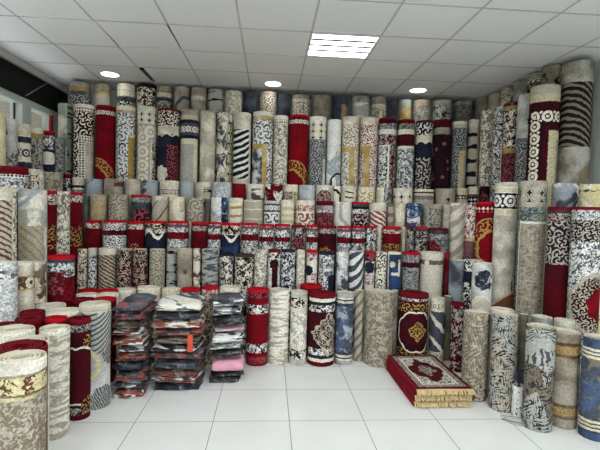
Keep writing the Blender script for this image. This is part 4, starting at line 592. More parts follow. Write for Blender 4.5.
('RF', 2.012, 2.789, 0.0945, 0.63, ('B', ('p', 'tan', 'beige', 7, 0.6), [(0, 0.06, ('p', 'tan', 'beige', 8, 0.5)), (0.06, 0.08, ('p', 'brown', 'tan', 8, 0.5)), (0.08, 0.14, ('ch', 'tan', 'gold', 0.06)), (0.14, 0.16, ('p', 'brown', 'tan', 8, 0.5))], None), None, 1, 'tan, bronze flower bands rolled rug in the front right floor cluster', 'rolled rugs in the front right floor cluster'),
('RF', 2.114, 2.62, 0.0875, 0.64, ('B', ('mb', 'denim', 'slate', 'tan', 6), [(0, 0.06, ('p', 'denim', 'navy', 8, 0.5)), (0.06, 0.075, ('p', 'cream', 'yellow', 8, 0.5)), (0.075, 0.085, ('p', 'slate', 'slate', 8, 0.5)), (0.085, 0.1, ('p', 'cream', 'yellow', 8, 0.5)), (0.1, 0.11, ('p', 'slate', 'slate', 8, 0.5)), (0.11, 0.125, ('p', 'cream', 'yellow', 8, 0.5))], None), None, 1, 'blue, triple cream bands rolled rug in the front right floor cluster', 'rolled rugs in the front right floor cluster'),
('RF', 2.02, 3.063, 0.077, 0.66, ('p', 'grey', 'slate', 8, 0.5), None, 1, 'grey-topped, behind feather-leaf rolled rug in the front right floor cluster', 'rolled rugs in the front right floor cluster'),
('RF', 2.197, 3.067, 0.0697, 0.638, ('p', 'cream', 'grey', 8, 0.5), None, 1, 'cream-topped, behind tan rolled rug in the front right floor cluster', 'rolled rugs in the front right floor cluster'),
('RT', 2.178, 3.904, 0.0992, 1.695, ('O', ('p', 'ivory', 'beige', 5, 0.9), (('boxv', ('ch', 'ivory', 'yellow', 0.05), -0.4, 0.4, 0.04, 0.1), ('boxv', ('ch', 'plum', 'white', 0.13), -0.4, 0.4, 0.1, 0.24), ('boxv', ('ch', 'ivory', 'yellow', 0.05), -0.4, 0.4, 0.24, 0.3), ('boxv', ('p', 'brown', 'tan', 8, 0.5), 0.08, 0.1, 0.9, 2))), None, 0, 'marbled cream, flowered maroon collar rolled rug in the half-height right side', 'rolled rugs in the half-height right side'),
('RT', 2.239, 3.59, 0.109, 1.691, ('O', ('k', 'sage', 'slate', 0.05, 0.52), (('boxv', ('p', 'beige', 'tan', 8, 0.5), -0.4, 0.4, 0, 0.05), ('boxv', ('di', 'beige', 'black', 0.1), -0.11, 0.09, 0.05, 0.18), ('boxv', ('p', 'beige', 'tan', 8, 0.5), -0.4, 0.4, 0.18, 0.22), ('boxv', ('p', 'ivory', 'cream', 8, 0.5), -0.11, 0.4, 0.34, 3), ('boxv', ('st', 'beige', 'tan'), -0.1, 0.4, 0.36, 3))), None, 0, 'beige, inset cream-lined panel rolled rug in the half-height right side', 'rolled rugs in the half-height right side'),
('RT', 2.3, 3.309, 0.095, 1.474, ('O', ('a', 'plum', 'grey', 0.07, None), (('boxv', ('p', 'plum', 'slate', 8, 0.5), -0.4, 0.4, 0, 0.05), ('boxv', ('k', 'grey', 'burg', 0.03, 0.5), -0.4, 0.4, 0.05, 0.12), ('boxv', ('p', 'burg', 'plum', 5, 0.4), -0.4, 0.4, 0.45, 3))), 'burg', 0, 'burgundy, white scrolled rolled rug in the half-height right side', 'rolled rugs in the half-height right side'),
('RT', 2.374, 3.114, 0.106, 1.476, ('O', ('k', 'white', 'slate', 0.035, 0.52), (('boxv', ('k', 'white', 'slate', 0.02, 0.5), -0.4, 0.4, 0, 0.1), ('boxv', ('a', 'plum', 'grey', 0.05, None), -0.4, 0.4, 0.1, 0.26), ('disc', ('a', 'plum', 'beige', 0.05, None), 0.12, 0.72, 0.21), ('arc', 'beige', 0.12, 0.72, 0.21, 0.012, 0), ('disc', ('p', 'red', 'burg', 8, 0.5), 0.15, 0.72, 0.13))), 'burg', 0, 'black-white floral, scarlet medallion rolled rug in the half-height right side', 'rolled rugs in the half-height right side'),
('RB', 2.569, 3.64, 0.1113, 1.683, ('mb', 'slate', 'bluegrey', 'cream', 4), None, 0, 'slate blue and cream rolled rug behind the red-edged right pair', 'rolled rugs behind the red-edged right pair'),
('RB', 2.619, 3.364, 0.107, 1.661, ('mb', 'cream', 'yellow', 'black', 6), None, 0, 'cream and black-blotched rolled rug behind the red-edged right pair', 'rolled rugs behind the red-edged right pair'),
('LA', -1.032, 1.896, 0.0993, 0.76, ('O', ('B', ('k', 'beige', 'tan', 0.035, 0.5), [(0, 0.05, ('p', 'ivory', 'beige', 8, 0.5)), (0.05, 0.06, ('p', 'tan', 'beige', 8, 0.5)), (0.06, 0.13, ('k', 'yellow', 'brown', 0.05, 0.66)), (0.13, 0.14, ('p', 'tan', 'brown', 8, 0.5)), (0.14, 0.155, ('p', 'yellow', 'tan', 8, 0.5))], None), (('med', 'tan', 'tan', 0.08, 0.42, 0.11, 0.16),)), None, 1, 'large cream, flowered yellow band rolled rug in the front left edge', 'rolled rugs in the front left edge'),
('LA', -1.277, 2.711, 0.0856, 0.657, ('br', 'beige', 'ivory', 0.52, 26), None, 1, 'cream, looped texture rolled rug in the front left edge', 'rolled rugs in the front left edge'),
('LA', -1.228, 2.937, 0.0707, 0.658, ('O', ('B', ('p', 'plum', 'burg', 6, 0.5), [(0, 0.035, ('p', 'burg', 'red', 8, 0.5)), (0.035, 0.08, ('k', 'grey', 'plum', 0.03, 0.5))], None), (('disc', ('f', 'plum', 'gold', 0.06), 0.07, 0.15, 0.05), ('arc', 'cream', -0.02, 0.37, 0.18, 0.007, 0), ('disc', ('f', 'plum', 'gold', 0.05), 0.06, 0.56, 0.05))), 'burg', 1, 'burgundy, gold medallion outline rolled rug in the front left edge', 'rolled rugs in the front left edge'),
('LA', -1.196, 3.117, 0.1048, 0.666, ('O', ('p', 'grey', 'white', 5, 0.5), (('boxv', ('w', 'grey', 'slate', 0.035, 0.4, 2, 0.4), -0.4, 0.4, 0, 0.28), ('arc', 'yellow', -0.08, 0.36, 0.1, 0.015, 0), ('disc', ('w', 'grey', 'black', 0.04, 2.4, 0, 0.5), 0.12, 0.3, 0.07), ('disc', ('w', 'grey', 'slate', 0.04, -2.4, 0, 0.5), 0.06, 0.6, 0.09))), None, 1, 'grey, swirling black lines rolled rug in the front left edge', 'rolled rugs in the front left edge'),
('LB', -1.205, 2.216, 0.1205, 0.7, ('p', 'burg', 'red', 8, 0.5), 'burg', 1, 'deep red-topped, behind large cream rolled rug in the crowd at front left', 'rolled rugs in the crowd at front left'),
('LB', -1.294, 2.442, 0.1081, 0.66, ('p', 'ivory', 'beige', 8, 0.5), None, 1, 'cream-topped with dark core rolled rug in the crowd at front left', 'rolled rugs in the crowd at front left'),
('LB', -1.483, 2.641, 0.1181, 0.663, ('p', 'ivory', 'cream', 8, 0.5), None, 1, 'cream spiral-topped rolled rug in the crowd at front left', 'rolled rugs in the crowd at front left'),
('LB', -1.54, 2.944, 0.0909, 0.651, ('p', 'burg', 'red', 8, 0.5), 'burg', 1, 'red-topped with pale tuft rolled rug in the crowd at front left', 'rolled rugs in the crowd at front left'),
('LB', -1.625, 2.784, 0.0758, 0.653, ('p', 'burg', 'red', 8, 0.5), 'burg', 1, 'red-topped at frame edge rolled rug in the crowd at front left', 'rolled rugs in the crowd at front left'),
('LB', -1.374, 2.938, 0.0683, 0.66, ('p', 'burg', 'red', 8, 0.5), 'red', 1, 'scarlet-topped rolled rug in the crowd at front left', 'rolled rugs in the crowd at front left'),
('LB', -1.42, 3.149, 0.115, 0.653, ('p', 'ivory', 'cream', 8, 0.5), None, 1, 'cream-topped, beside swirling grey rolled rug in the crowd at front left', 'rolled rugs in the crowd at front left'),
('LB', -1.597, 3.332, 0.0997, 0.652, ('p', 'grey', 'cream', 8, 0.5), None, 1, 'grey-topped rolled rug in the crowd at front left', 'rolled rugs in the crowd at front left'),
('LB', -1.619, 3.127, 0.0789, 0.652, ('p', 'burg', 'red', 8, 0.5), 'burg', 1, 'red-topped, foot of brown-cream rolled rug in the crowd at front left', 'rolled rugs in the crowd at front left'),
('LB', -1.286, 3.345, 0.1099, 0.664, ('p', 'ivory', 'cream', 8, 0.5), None, 1, 'cream-topped, behind swirling grey rolled rug in the crowd at front left', 'rolled rugs in the crowd at front left'),
('LB', -1.46, 3.565, 0.0843, 0.65, ('p', 'burg', 'red', 8, 0.5), 'burg', 1, 'red-topped, dark core rolled rug in the crowd at front left', 'rolled rugs in the crowd at front left'),
('LB', -1.284, 3.548, 0.0861, 0.659, ('p', 'burg', 'red', 8, 0.5), 'red', 1, 'bright red-topped rolled rug in the crowd at front left', 'rolled rugs in the crowd at front left'),
('LB', -1.501, 3.743, 0.0896, 0.65, ('p', 'ivory', 'cream', 8, 0.5), None, 1, 'cream-topped, between red ones rolled rug in the crowd at front left', 'rolled rugs in the crowd at front left'),
('LB', -1.322, 3.72, 0.0832, 0.661, ('p', 'ivory', 'cream', 8, 0.5), None, 1, 'ivory-topped, between red ones rolled rug in the crowd at front left', 'rolled rugs in the crowd at front left'),
('LB', -1.565, 3.912, 0.0842, 0.655, ('p', 'burg', 'red', 8, 0.5), 'red', 1, 'red-topped, farthest left rolled rug in the crowd at front left', 'rolled rugs in the crowd at front left'),
('LB', -1.382, 3.88, 0.0804, 0.663, ('p', 'burg', 'red', 8, 0.5), 'red', 1, 'red-topped, farthest right rolled rug in the crowd at front left', 'rolled rugs in the crowd at front left'),
('L2', -1.774, 3.065, 0.081, 0.999, ('O', ('k', 'bluegrey', 'white', 0.03, 0.5), (('boxv', ('p', 'slate', 'white', 8, 0.5), -0.4, 0.4, 0.05, 0.07), ('boxv', ('k', 'slate', 'white', 0.04, 0.5), -0.4, 0.4, 0.07, 0.11), ('boxv', ('p', 'white', 'slate', 8, 0.5), -0.4, 0.4, 0.11, 0.13))), None, 0, 'pale blue, white band rolled rug in the lower left tier', 'rolled rugs in the lower left tier'),
('L2', -1.748, 3.229, 0.0788, 0.979, ('O', ('p', 'beige', 'cream', 5, 0.7), (('boxv', ('p', 'gold', 'yellow', 8, 0.5), -0.4, 0.4, 0.09, 0.19), ('boxv', ('mb', 'brown', 'tan', 'cream', 9), -0.4, 0.4, 0.1, 0.18), ('disc', ('p', 'cream', 'yellow', 8, 0.5), 0.06, 0.14, 0.04), ('disc', ('p', 'brown', 'slate', 8, 0.5), 0.06, 0.14, 0.014))), None, 0, 'cream, medallion belt rolled rug in the lower left tier', 'rolled rugs in the lower left tier'),
('L2', -1.766, 3.417, 0.0834, 0.955, ('mb', 'cream', 'tan', 'brown', 6), None, 0, 'slim brown-shaded cream rolled rug in the lower left tier', 'rolled rugs in the lower left tier'),
('L2', -1.648, 3.602, 0.0995, 0.986, ('O', ('k', 'red', 'burg', 0.1, 0.5), (('boxv', ('p', 'slate', 'black', 8, 0.5), -0.4, 0.4, 0.02, 0.05), ('boxv', ('k', 'white', 'slate', 0.04, 0.5), -0.4, 0.4, 0.05, 0.16), ('boxv', ('k', 'burg', 'rose', 0.05, 0.6), -0.4, 0.02, 0.12, 0.3))), 'red', 0, 'scarlet, white ornate collar rolled rug in the lower left tier', 'rolled rugs in the lower left tier'),
('L3', -1.979, 3.4, 0.0909, 1.513, ('O', ('p', 'cream', 'beige', 5, 0.6), (('boxv', ('w', 'beige', 'brown', 0.045, -0.5, -1.8, 0.42), -0.4, 0.06, 0.1, 0.6), ('boxv', ('k', 'cream', 'tan', 0.05, 0.58), 0.07, 0.4, 0, 3))), None, 0, 'cream, curved brown stripes rolled rug in the half-height left tier', 'rolled rugs in the half-height left tier'),
('L3', -1.978, 3.815, 0.1076, 1.511, ('O', ('mb', 'grey', 'ivory', 'bluegrey', 3), (('boxv', ('w', 'grey', 'gold', 0.075, -1.1, -1.2, 0.3), -0.4, 0.09, 0.3, 0.62),)), None, 0, 'grey and lemon, gold ribbons rolled rug in the half-height left tier', 'rolled rugs in the half-height left tier'),
('L3', -1.979, 4.022, 0.0916, 1.51, ('O', ('p', 'burg', 'red', 8, 0.5), (('boxv', ('k', 'cream', 'burg', 0.03, 0.5), -0.3, 0.3, 0.03, 0.12), ('boxv', ('f', 'burg', 'gold', 0.07), -0.3, 0.3, 0.3, 0.52))), 'red', 0, 'slim red, gold filigree rolled rug in the half-height left tier', 'rolled rugs in the half-height left tier'),
('L3', -1.959, 4.226, 0.094, 1.51, ('k', 'ivory', 'tan', 0.05, 0.54), None, 0, 'cream bark-textured rolled rug in the half-height left tier', 'rolled rugs in the half-height left tier'),
('L3', -1.959, 4.5, 0.0952, 1.514, ('O', ('p', 'burg', 'red', 8, 0.5), (('boxv', ('k', 'cream', 'burg', 0.03, 0.5), -0.3, 0.3, 0.03, 0.1), ('boxv', ('f', 'burg', 'gold', 0.07), -0.3, 0.3, 0.34, 0.54))), 'red', 0, 'red, cream collar, gold filigree rolled rug in the half-height left tier', 'rolled rugs in the half-height left tier'),
('L4', -2.239, 4.006, 0.1079, 1.709, ('O', ('k', 'white', 'slate', 0.03, 0.52), (('boxv', ('p', 'burg', 'red', 8, 0.5), -0.4, 0.4, 0, 0.07), ('boxv', ('sc', 'white', 'plum', 0.03), -0.4, 0.4, 0.07, 0.1), ('boxv', ('p', 'plum', 'burg', 8, 0.5), -0.4, 0.4, 0.22, 1))), 'burg', 0, 'crimson-rimmed white lace rolled rug in the row below the window', 'rolled rugs in the row below the window'),
('L4', -2.239, 4.318, 0.0925, 1.712, ('O', ('k', 'ivory', 'beige', 0.05, 0.5), (('boxv', ('k', 'cream', 'brown', 0.07, 0.55), -0.1, 0.05, 0.03, 1),)), None, 0, 'ivory, brown tufts rolled rug in the row below the window', 'rolled rugs in the row below the window'),
('L4', -2.239, 4.687, 0.095, 1.713, ('k', 'beige', 'tan', 0.07, 0.58), None, 0, 'sand, blurred olive marks rolled rug in the row below the window', 'rolled rugs in the row below the window'),
('L5', -2.499, 4.189, 0.0807, 2.182, ('p', 'yellow', 'cream', 8, 0.5), None, 0, 'yellow-cream rolled rug in the row before the window', 'rolled rugs in the row before the window'),
('L5', -2.499, 4.379, 0.0817, 2.185, ('O', ('p', 'grey', 'white', 8, 0.5), (('disc', ('p', 'black', 'slate', 8, 0.5), -0.04, 0.14, 0.035), ('boxv', ('k', 'grey', 'slate', 0.05, 0.5), -0.3, 0.3, 0.32, 3))), None, 0, 'grey, black emblem rolled rug in the row before the window', 'rolled rugs in the row before the window'),
('L5', -2.499, 4.606, 0.0831, 2.181, ('O', ('p', 'cream', 'grey', 8, 0.5), (('boxv', ('ch', 'cream', 'yellow', 0.06), -0.3, 0.3, 0.06, 0.13), ('boxv', ('p', 'navy', 'slate', 8, 0.5), -0.3, 0.3, 0.13, 0.19), ('boxv', ('ch', 'cream', 'slate', 0.1), -0.3, 0.3, 0.2, 0.38), ('boxv', ('p', 'navy', 'slate', 8, 0.5), -0.3, 0.3, 0.38, 0.44), ('boxv', ('ch', 'cream', 'yellow', 0.06), -0.3, 0.3, 0.46, 0.52))), None, 0, 'cream, navy bands and rings rolled rug in the row before the window', 'rolled rugs in the row before the window'),
('L5', -2.499, 4.84, 0.0841, 2.184, ('O', ('k', 'beige', 'slate', 0.04, 0.52), (('boxv', ('p', 'cream', 'beige', 8, 0.5), -0.3, 0.3, 0, 0.06), ('boxv', ('p', 'gold', 'dgold', 8, 0.5), -0.3, 0.3, 0.06, 0.11))), None, 0, 'gold-topped olive lace rolled rug in the row before the window', 'rolled rugs in the row before the window'),
('L5', -2.479, 5.069, 0.0811, 2.189, ('O', ('p', 'navy', 'black', 8, 0.5), (('boxv', ('p', 'red', 'burg', 8, 0.5), -0.3, 0.3, 0, 0.05), ('boxv', ('k', 'navy', 'white', 0.05, 0.55), -0.3, 0.3, 0.05, 0.2), ('disc2', ('p', 'cream', 'white', 8, 0.5), 0, 0.3, 0.13, 0.07))), 'red', 0, 'navy and cream, red cap rolled rug in the row before the window', 'rolled rugs in the row before the window'),
('L5', -2.447, 5.234, 0.0791, 2.145, ('k', 'grey', 'slate', 0.03, 0.5), None, 0, 'grey granite-speckled rolled rug in the row before the window', 'rolled rugs in the row before the window'),
]
for k, (row, X, Y, R, H, spec, rim, near, label, group) in enumerate(RUGS):
    make_rug('rolled_rug', X, Y, R, H, spec, rim, near, k+11, label, group)

# ------------------------------------------------------------ room shell
XL, XR, YB, YF, HC = -2.74, 3.13, 6.05, -2.6, 2.909
def tile_floor():
    m, T, p = bsdf('floor_tiles', .22, .5)
    tc = T.nodes.new('ShaderNodeTexCoord'); sp = T.nodes.new('ShaderNodeSeparateXYZ'); T.links.new(tc.outputs['Object'], sp.inputs[0])
    x, y = S(T, sp.outputs[0]), S(T, sp.outputs[1])
    fx = absx(pmod(x - FX + .25, .5)-.25); fy = absx(pmod(y - FY + .25, .5)-.25)
    g = minx(fx, fy)
    n = noise(T, x, y, 3, 4, 1.3)
    n2 = noise(T, x, y, 60, 2, 4.3)
    base = mix(T, clampx((n-.5)*2+.5), RGB((226,227,224)), RGB((232,233,230)))
    col = mix(T, (g < .0022), base, RGB((120,120,116)))
    T.links.new(col, p.inputs['Base Color'])
    T.links.new((clampx((g < .0022)*.5+.24)).k, p.inputs['Roughness'])
    b = T.nodes.new('ShaderNodeBump'); b.inputs['Strength'].default_value = .5; b.inputs['Distance'].default_value = .002
    T.links.new(clampx(g*300).k, b.inputs['Height']); T.links.new(b.outputs[0], p.inputs['Normal'])
    return m
FX, FY = -.838, 2.846
CX, CY = -1.478, 3.758
mb = MB_(); mb.box(XL-.1, XR+.1, YF, YB+.1, -.08, 0)
struct(mb.build('floor', tile_floor()))
wall_m = solid('wall_paint', (196,202,194), .8, .2, .05, 3)
mb = MB_(); mb.box(XL-.1, XR+.1, YB, YB+.1, 0, 3.2); struct(mb.build('wall_back', wall_m))
mb = MB_(); mb.box(XR, XR+.1, YF, YB, 0, 3.2); struct(mb.build('wall_right', wall_m))
mb = MB_()
mb.box(XL-.1, -2.1, YF-.1, YF, 0, 3.2); mb.box(2.5, XR+.1, YF-.1, YF, 0, 3.2); mb.box(-2.1, 2.5, YF-.1, YF, 2.5, 3.2); mb.box(-2.1, 2.5, YF-.1, YF, 0, .08)
struct(mb.build('wall_front', wall_m))
mb = MB_(); mb.box(-9, 9, YF-9, YF-.11, -.12, -.02); struct(mb.build('floor_outside', solid('pavement', (150,148,142), .9, .1, .1, 4)))
# left wall with one long window band
W0, W1, WZ0, WZ1 = .4, 5.72, .85, 2.49
mb = MB_()
mb.box(XL-.1, XL, YF, W0, 0, 3.2); mb.box(XL-.1, XL, W1, YB, 0, 3.2)
mb.box(XL-.1, XL, W0, W1, 0, WZ0); mb.box(XL-.1, XL, W0, W1, WZ1+.06, 3.2)
struct(mb.build('wall_left', wall_m))
frame_m = solid('window_frame_paint', (188,196,188), .5, .4, .04, 5)
dark_m = solid('dark_seal', (28,30,32), .6, .3)
glass, GT, gp = bsdf('window_glass', .05, .5)
gp.inputs['Base Color'].default_value = (.9, .95, .93, 1); gp.inputs['Alpha'].default_value = .16
win = empty('window_1', (XL-.05, 3, 0)); struct(win)
mb = MB_()
mb.box(-.06, .07, W0-3, W1-3, WZ1-.015, WZ1+.06)       # head rail
mb.box(-.06, .07, W0-3, W1-3, WZ0, WZ0+.06)
mb.box(-.06, .06, W1-3.03, W1-3, WZ0, WZ1)
for y0, y1 in ((5.02, 5.21), (2.6, 2.78), (1.2, 1.38)):
    mb.box(-.06, .07, y0-3, y1-3, WZ0+.06, WZ1-.015)
mb.build('window_frame', frame_m, win, bevel=.004)
mb = MB_()
for y in (4.64, 4.985, 4.2, 3.6): mb.box(-.004, .008, y-3, y+.018-3, WZ0+.06, WZ1-.015)
mb.build('sash_seal', dark_m, win)
mb = MB_(); mb.box(-.012, -.006, W0-3, W1-3.03, WZ0+.06, WZ1-.015); mb.build('pane', glass, win)
# shutter box: black fascia between the window head and the ceiling
mb = MB_(); mb.box(XL, XL+.05, W0, YB-.02, 2.555, 2.83); o = mb.build('trim_1', solid('black_fascia', (14,14,15), .7, .2)); struct(o)
mb = MB_(); mb.box(XL, XL+.09, YF, YB, 2.83, 2.905); struct(mb.build('trim_2', solid('pale_cornice', (188,190,182), .7, .2), bevel=.004))
mb = MB_(); mb.box(XL+.0, XL+.03, 5.64, 5.69, .9, 2.48); o = mb.build('upright_strip', solid('red_paint', (150,34,44), .6, .3), bevel=.003)
tag(o, 'thin red upright strip at the window end beside the tall sage rug', 'strip')
mb = MB_(); mb.tube([(XL+.058, 5.02, 2.56), (XL+.058, 5.26, 2.70), (XL+.058, 5.49, 2.83)], .0045, 6)
tag(mb.build('hanging_wire', solid('wire_pink', (178,150,142), .5, .3)), 'thin pale wire slanting across the black panel above the window', 'wire')
# building seen through the window, and unseen light blockers round its alley
def stone():
    m, T, p = bsdf('outside_render', .9, .1)
    tc = T.nodes.new('ShaderNodeTexCoord'); sp = T.nodes.new('ShaderNodeSeparateXYZ'); T.links.new(tc.outputs['Object'], sp.inputs[0])
    y, z = S(T, sp.outputs[1]), S(T, sp.outputs[2])
    n = noise(T, y, z, 12, 4, 2); g = minx(pmod(y, .6), pmod(z, .25))
    col = mix(T, clampx((n-.5)*3+.5), RGB((150,142,124)), RGB((130,123,107)))
    T.links.new(mix(T, (g < .012), col, RGB((118,110,98))), p.inputs['Base Color']); return m
mb = MB_(); mb.box(-3.75, XL-.1, -1, 9, 3.3, 3.4); struct(mb.build('alley_light_blocker', solid('light_blocker', (150,146,136), .9, .1)))  # unseen slab added over the alley to dim the window side
mb = MB_(); mb.box(-4.3, -4.2, -1, 9, -.1, 5); mb.box(-4.2, XL-.1, -1.1, -1, -.1, 5); mb.box(-4.2, XL-.1, 7, 7.1, -.1, 5); struct(mb.build('wall_outside', stone()))  # facing wall, plus end walls added to shut daylight out of the alley

# ceiling: separate lay-in tiles in a T-bar grid, dark void above
def ceil_mat():
    m, T, p = bsdf('ceiling_tile_board', .85, .2)
    tc = T.nodes.new('ShaderNodeTexCoord'); sp = T.nodes.new('ShaderNodeSeparateXYZ'); T.links.new(tc.outputs['Object'], sp.inputs[0])
    x, y = S(T, sp.outputs[0]), S(T, sp.outputs[1])
    n = noise(T, x, y, 90, 2, 1)
    T.links.new(mix(T, clampx((n-.5)*3+.5), RGB((240,240,238)), RGB((247,247,245))), p.inputs['Base Color']); return m
cm = ceil_mat()
mb = MB_(); bars = MB_()
ni0, ni1, nj0, nj1 = -3, 8, -11, 4
PANELS = [(3, 0)] + [(i, j) for j in (-3, -6, -9) for i in (-1, 1, 3, 5, 7)]  # first panel is seen; the rest are unseen, added to brighten the room
for i in range(ni0, ni1):
    for j in range(nj0, nj1):
        x0, y0 = CX+.6*i, CY+.6*j
        x1, y1 = min(x0+.6, XR), min(y0+.6, YB); x0c, y0c = max(x0, XL), max(y0, YF)
        if x1-x0c < .05 or y1-y0c < .05 or (i, j) in PANELS: continue
        g = .0015
        a, b, c_, d = x0c+g, x1-g, y0c+g, y1-g
        rz = 0
        if (i, j) == (0, 0): a += .012; b -= .014; d -= .016; rz = -.012
        if (i, j) == (-1, 0): c_ += .018
        if (i, j) == (0, 2): a += .055
        mb.box(a, b, c_, d, HC, HC+.012, rz=rz)
struct(mb.build('ceiling', cm))
for i in range(ni0, ni1+1):
    x = CX+.6*i
    if XL < x < XR:
        for j in range(nj0, nj1):
            y0, y1 = max(CY+.6*j, YF), min(CY+.6*j+.6, YB)
            if (i, j) in ((0, 0), (1, 0), (0, 2)) or y1 <= y0: continue
            bars.box(x-.008, x+.008, y0, y1, HC-.003, HC+.004)
for j in range(nj0, nj1+1):
    y = CY+.6*j
    if YF < y < YB:
        for i in range(ni0, ni1):
            x0, x1 = max(CX+.6*i, XL), min(CX+.6*i+.6, XR)
            if x1 <= x0 or (i, j) in ((-1, 0), (0, 1)): continue
            bars.box(x0, x1, y-.008, y+.008, HC-.003, HC+.004)
struct(bars.build('trim_3', solid('ceiling_grid_metal', (196,196,194), .6, .3)))
mb = MB_(); mb.box(XL-.1, XR+.1, YF-.1, YB+.1, 3.2, 3.3); struct(mb.build('trim_4', solid('slab_dark', (40,40,40), .9, .1)))

# ------------------------------------------------------------ lamps
def emis(name, col, st):
    m = bpy.data.materials.new(name); m.use_nodes = True; T = m.node_tree; p = T.nodes['Principled BSDF']
    p.inputs['Base Color'].default_value = (.9, .9, .9, 1)
    p.inputs['Emission Color'].default_value = (*col, 1); p.inputs['Emission Strength'].default_value = st; return m
E_PANEL, E_SPOT = emis('tube_light', (.93, .97, 1), 5.6), emis('spot_light', (1, .98, .94), 5)
white_m = solid('lamp_white_metal', (226,226,224), .35, .4)
def light_panel(x, y, label):
    t = empty('ceiling_light', (x, y, HC)); tag(t, label, 'ceiling light', 'square ceiling light panels')
    f = MB_()
    for a, b, c_, d in ((-.296, .296, -.296, -.262), (-.296, .296, .262, .296), (-.296, -.285, -.262, .262), (.285, .296, -.262, .262)):
        f.box(a, b, c_, d, -.004, .02)
    f.box(-.29, .29, -.29, .29, .03, .05)
    f.build('frame', white_m, t)
    lv = MB_()
    for y_ in (-.131, 0, .131): lv.box(-.285, .285, y_-.024, y_+.024, .003, .02)
    lv.build('louvre', solid('lamp_grey_metal', (128,130,134), .5, .3), t)
    for q in range(4):
        yy = -.196+.1307*q
        b = MB_(); b.box(-.284, .284, yy-.041, yy+.041, .004, .02); b.build('tube_diffuser', E_PANEL, t)
    return t
light_panel(CX+.6*3+.3, CY+.3, 'square four-tube light panel lit in the middle of the ceiling')
for n_, (i, j) in enumerate(PANELS[1:]):
    t = light_panel(CX+.6*i+.3, CY+.6*j+.3, 'unseen four-tube light panel added toward the shop front for room light')
def downlight(x, y, label):
    t = empty('downlight', (x, y, HC)); tag(t, label, 'ceiling light', 'round ceiling downlights')
    a = MB_(); a.lathe([(.098, 0), (.112, -.002), (.115, -.010), (.108, -.013), (.096, -.011), (.096, 0)], 32); a.build('rim', white_m, t, smooth=True)
    b = MB_(); b.lathe([(.094, -.003), (.094, -.0095), (.06, -.0105), (.001, -.011)], 32); b.build('diffuser', E_SPOT, t, smooth=True)
for (x, y, l) in [(-1.877, 5.263, 'leftmost round downlight over the tall rugs, near the slot'), (0.006, 5.349, 'round downlight left of the square light panel'), (1.793, 5.346, 'round downlight right of the square light panel')]: downlight(x, y, l)
for x in (-1.4, .3, 2.0):
    for y in (2.2, .1): downlight(x, y, 'round downlight in the ceiling nearer the shop front')

# ------------------------------------------------------------ bagged rugs in stacks
def bag_mat(name, cols, seed, st=1.0):
    m, T, p = bsdf(name, .7, .3)
    tc = T.nodes.new('ShaderNodeTexCoord'); sp = T.nodes.new('ShaderNodeSeparateXYZ'); T.links.new(tc.outputs['Object'], sp.inputs[0])
    x, y, z = (S(T, sp.outputs[k]) for k in range(3))
    n = noise(T, x + y*.8, z*6 + y*.5, 8*st, 2, seed, .5, .1)
    n2 = noise(T, x*1.3+y, z*8 + y*.3, 6*st, 2, seed+5, .5)
    col = mix(T, (n > .5), RGB(cols[0]), RGB(cols[1]))
    col = mix(T, (n2 > .57), col, RGB(cols[2]))
    T.links.new(col, p.inputs['Base Color'])
    b = T.nodes.new('ShaderNodeBump'); b.inputs['Strength'].default_value = .5; b.inputs['Distance'].default_value = .01
    T.links.new(noise(T, x*2, z*9+y, 10, 3, seed).k, b.inputs['Height']); T.links.new(b.outputs[0], p.inputs['Normal'])
    return m
def wrap_mat():
    m, T, p = bsdf('clear_plastic', .12, .6)
    p.inputs['Base Color'].default_value = (.85, .86, .88, 1)
    tc = T.nodes.new('ShaderNodeTexCoord'); n = T.nodes.new('ShaderNodeTexNoise'); n.inputs['Scale'].default_value = 16; n.inputs['Detail'].default_value = 4; n.inputs['Distortion'].default_value = 1.2
    T.links.new(tc.outputs['Object'], n.inputs['Vector'])
    T.links.new(clampx((S(T, n.outputs[0])-.54)*1.2+.03).k, p.inputs['Alpha'])
    b = T.nodes.new('ShaderNodeBump'); b.inputs['Strength'].default_value = .9; b.inputs['Distance'].default_value = .02
    T.links.new(n.outputs[0], b.inputs['Height']); T.links.new(b.outputs[0], p.inputs['Normal']); return m
WRAP = wrap_mat()
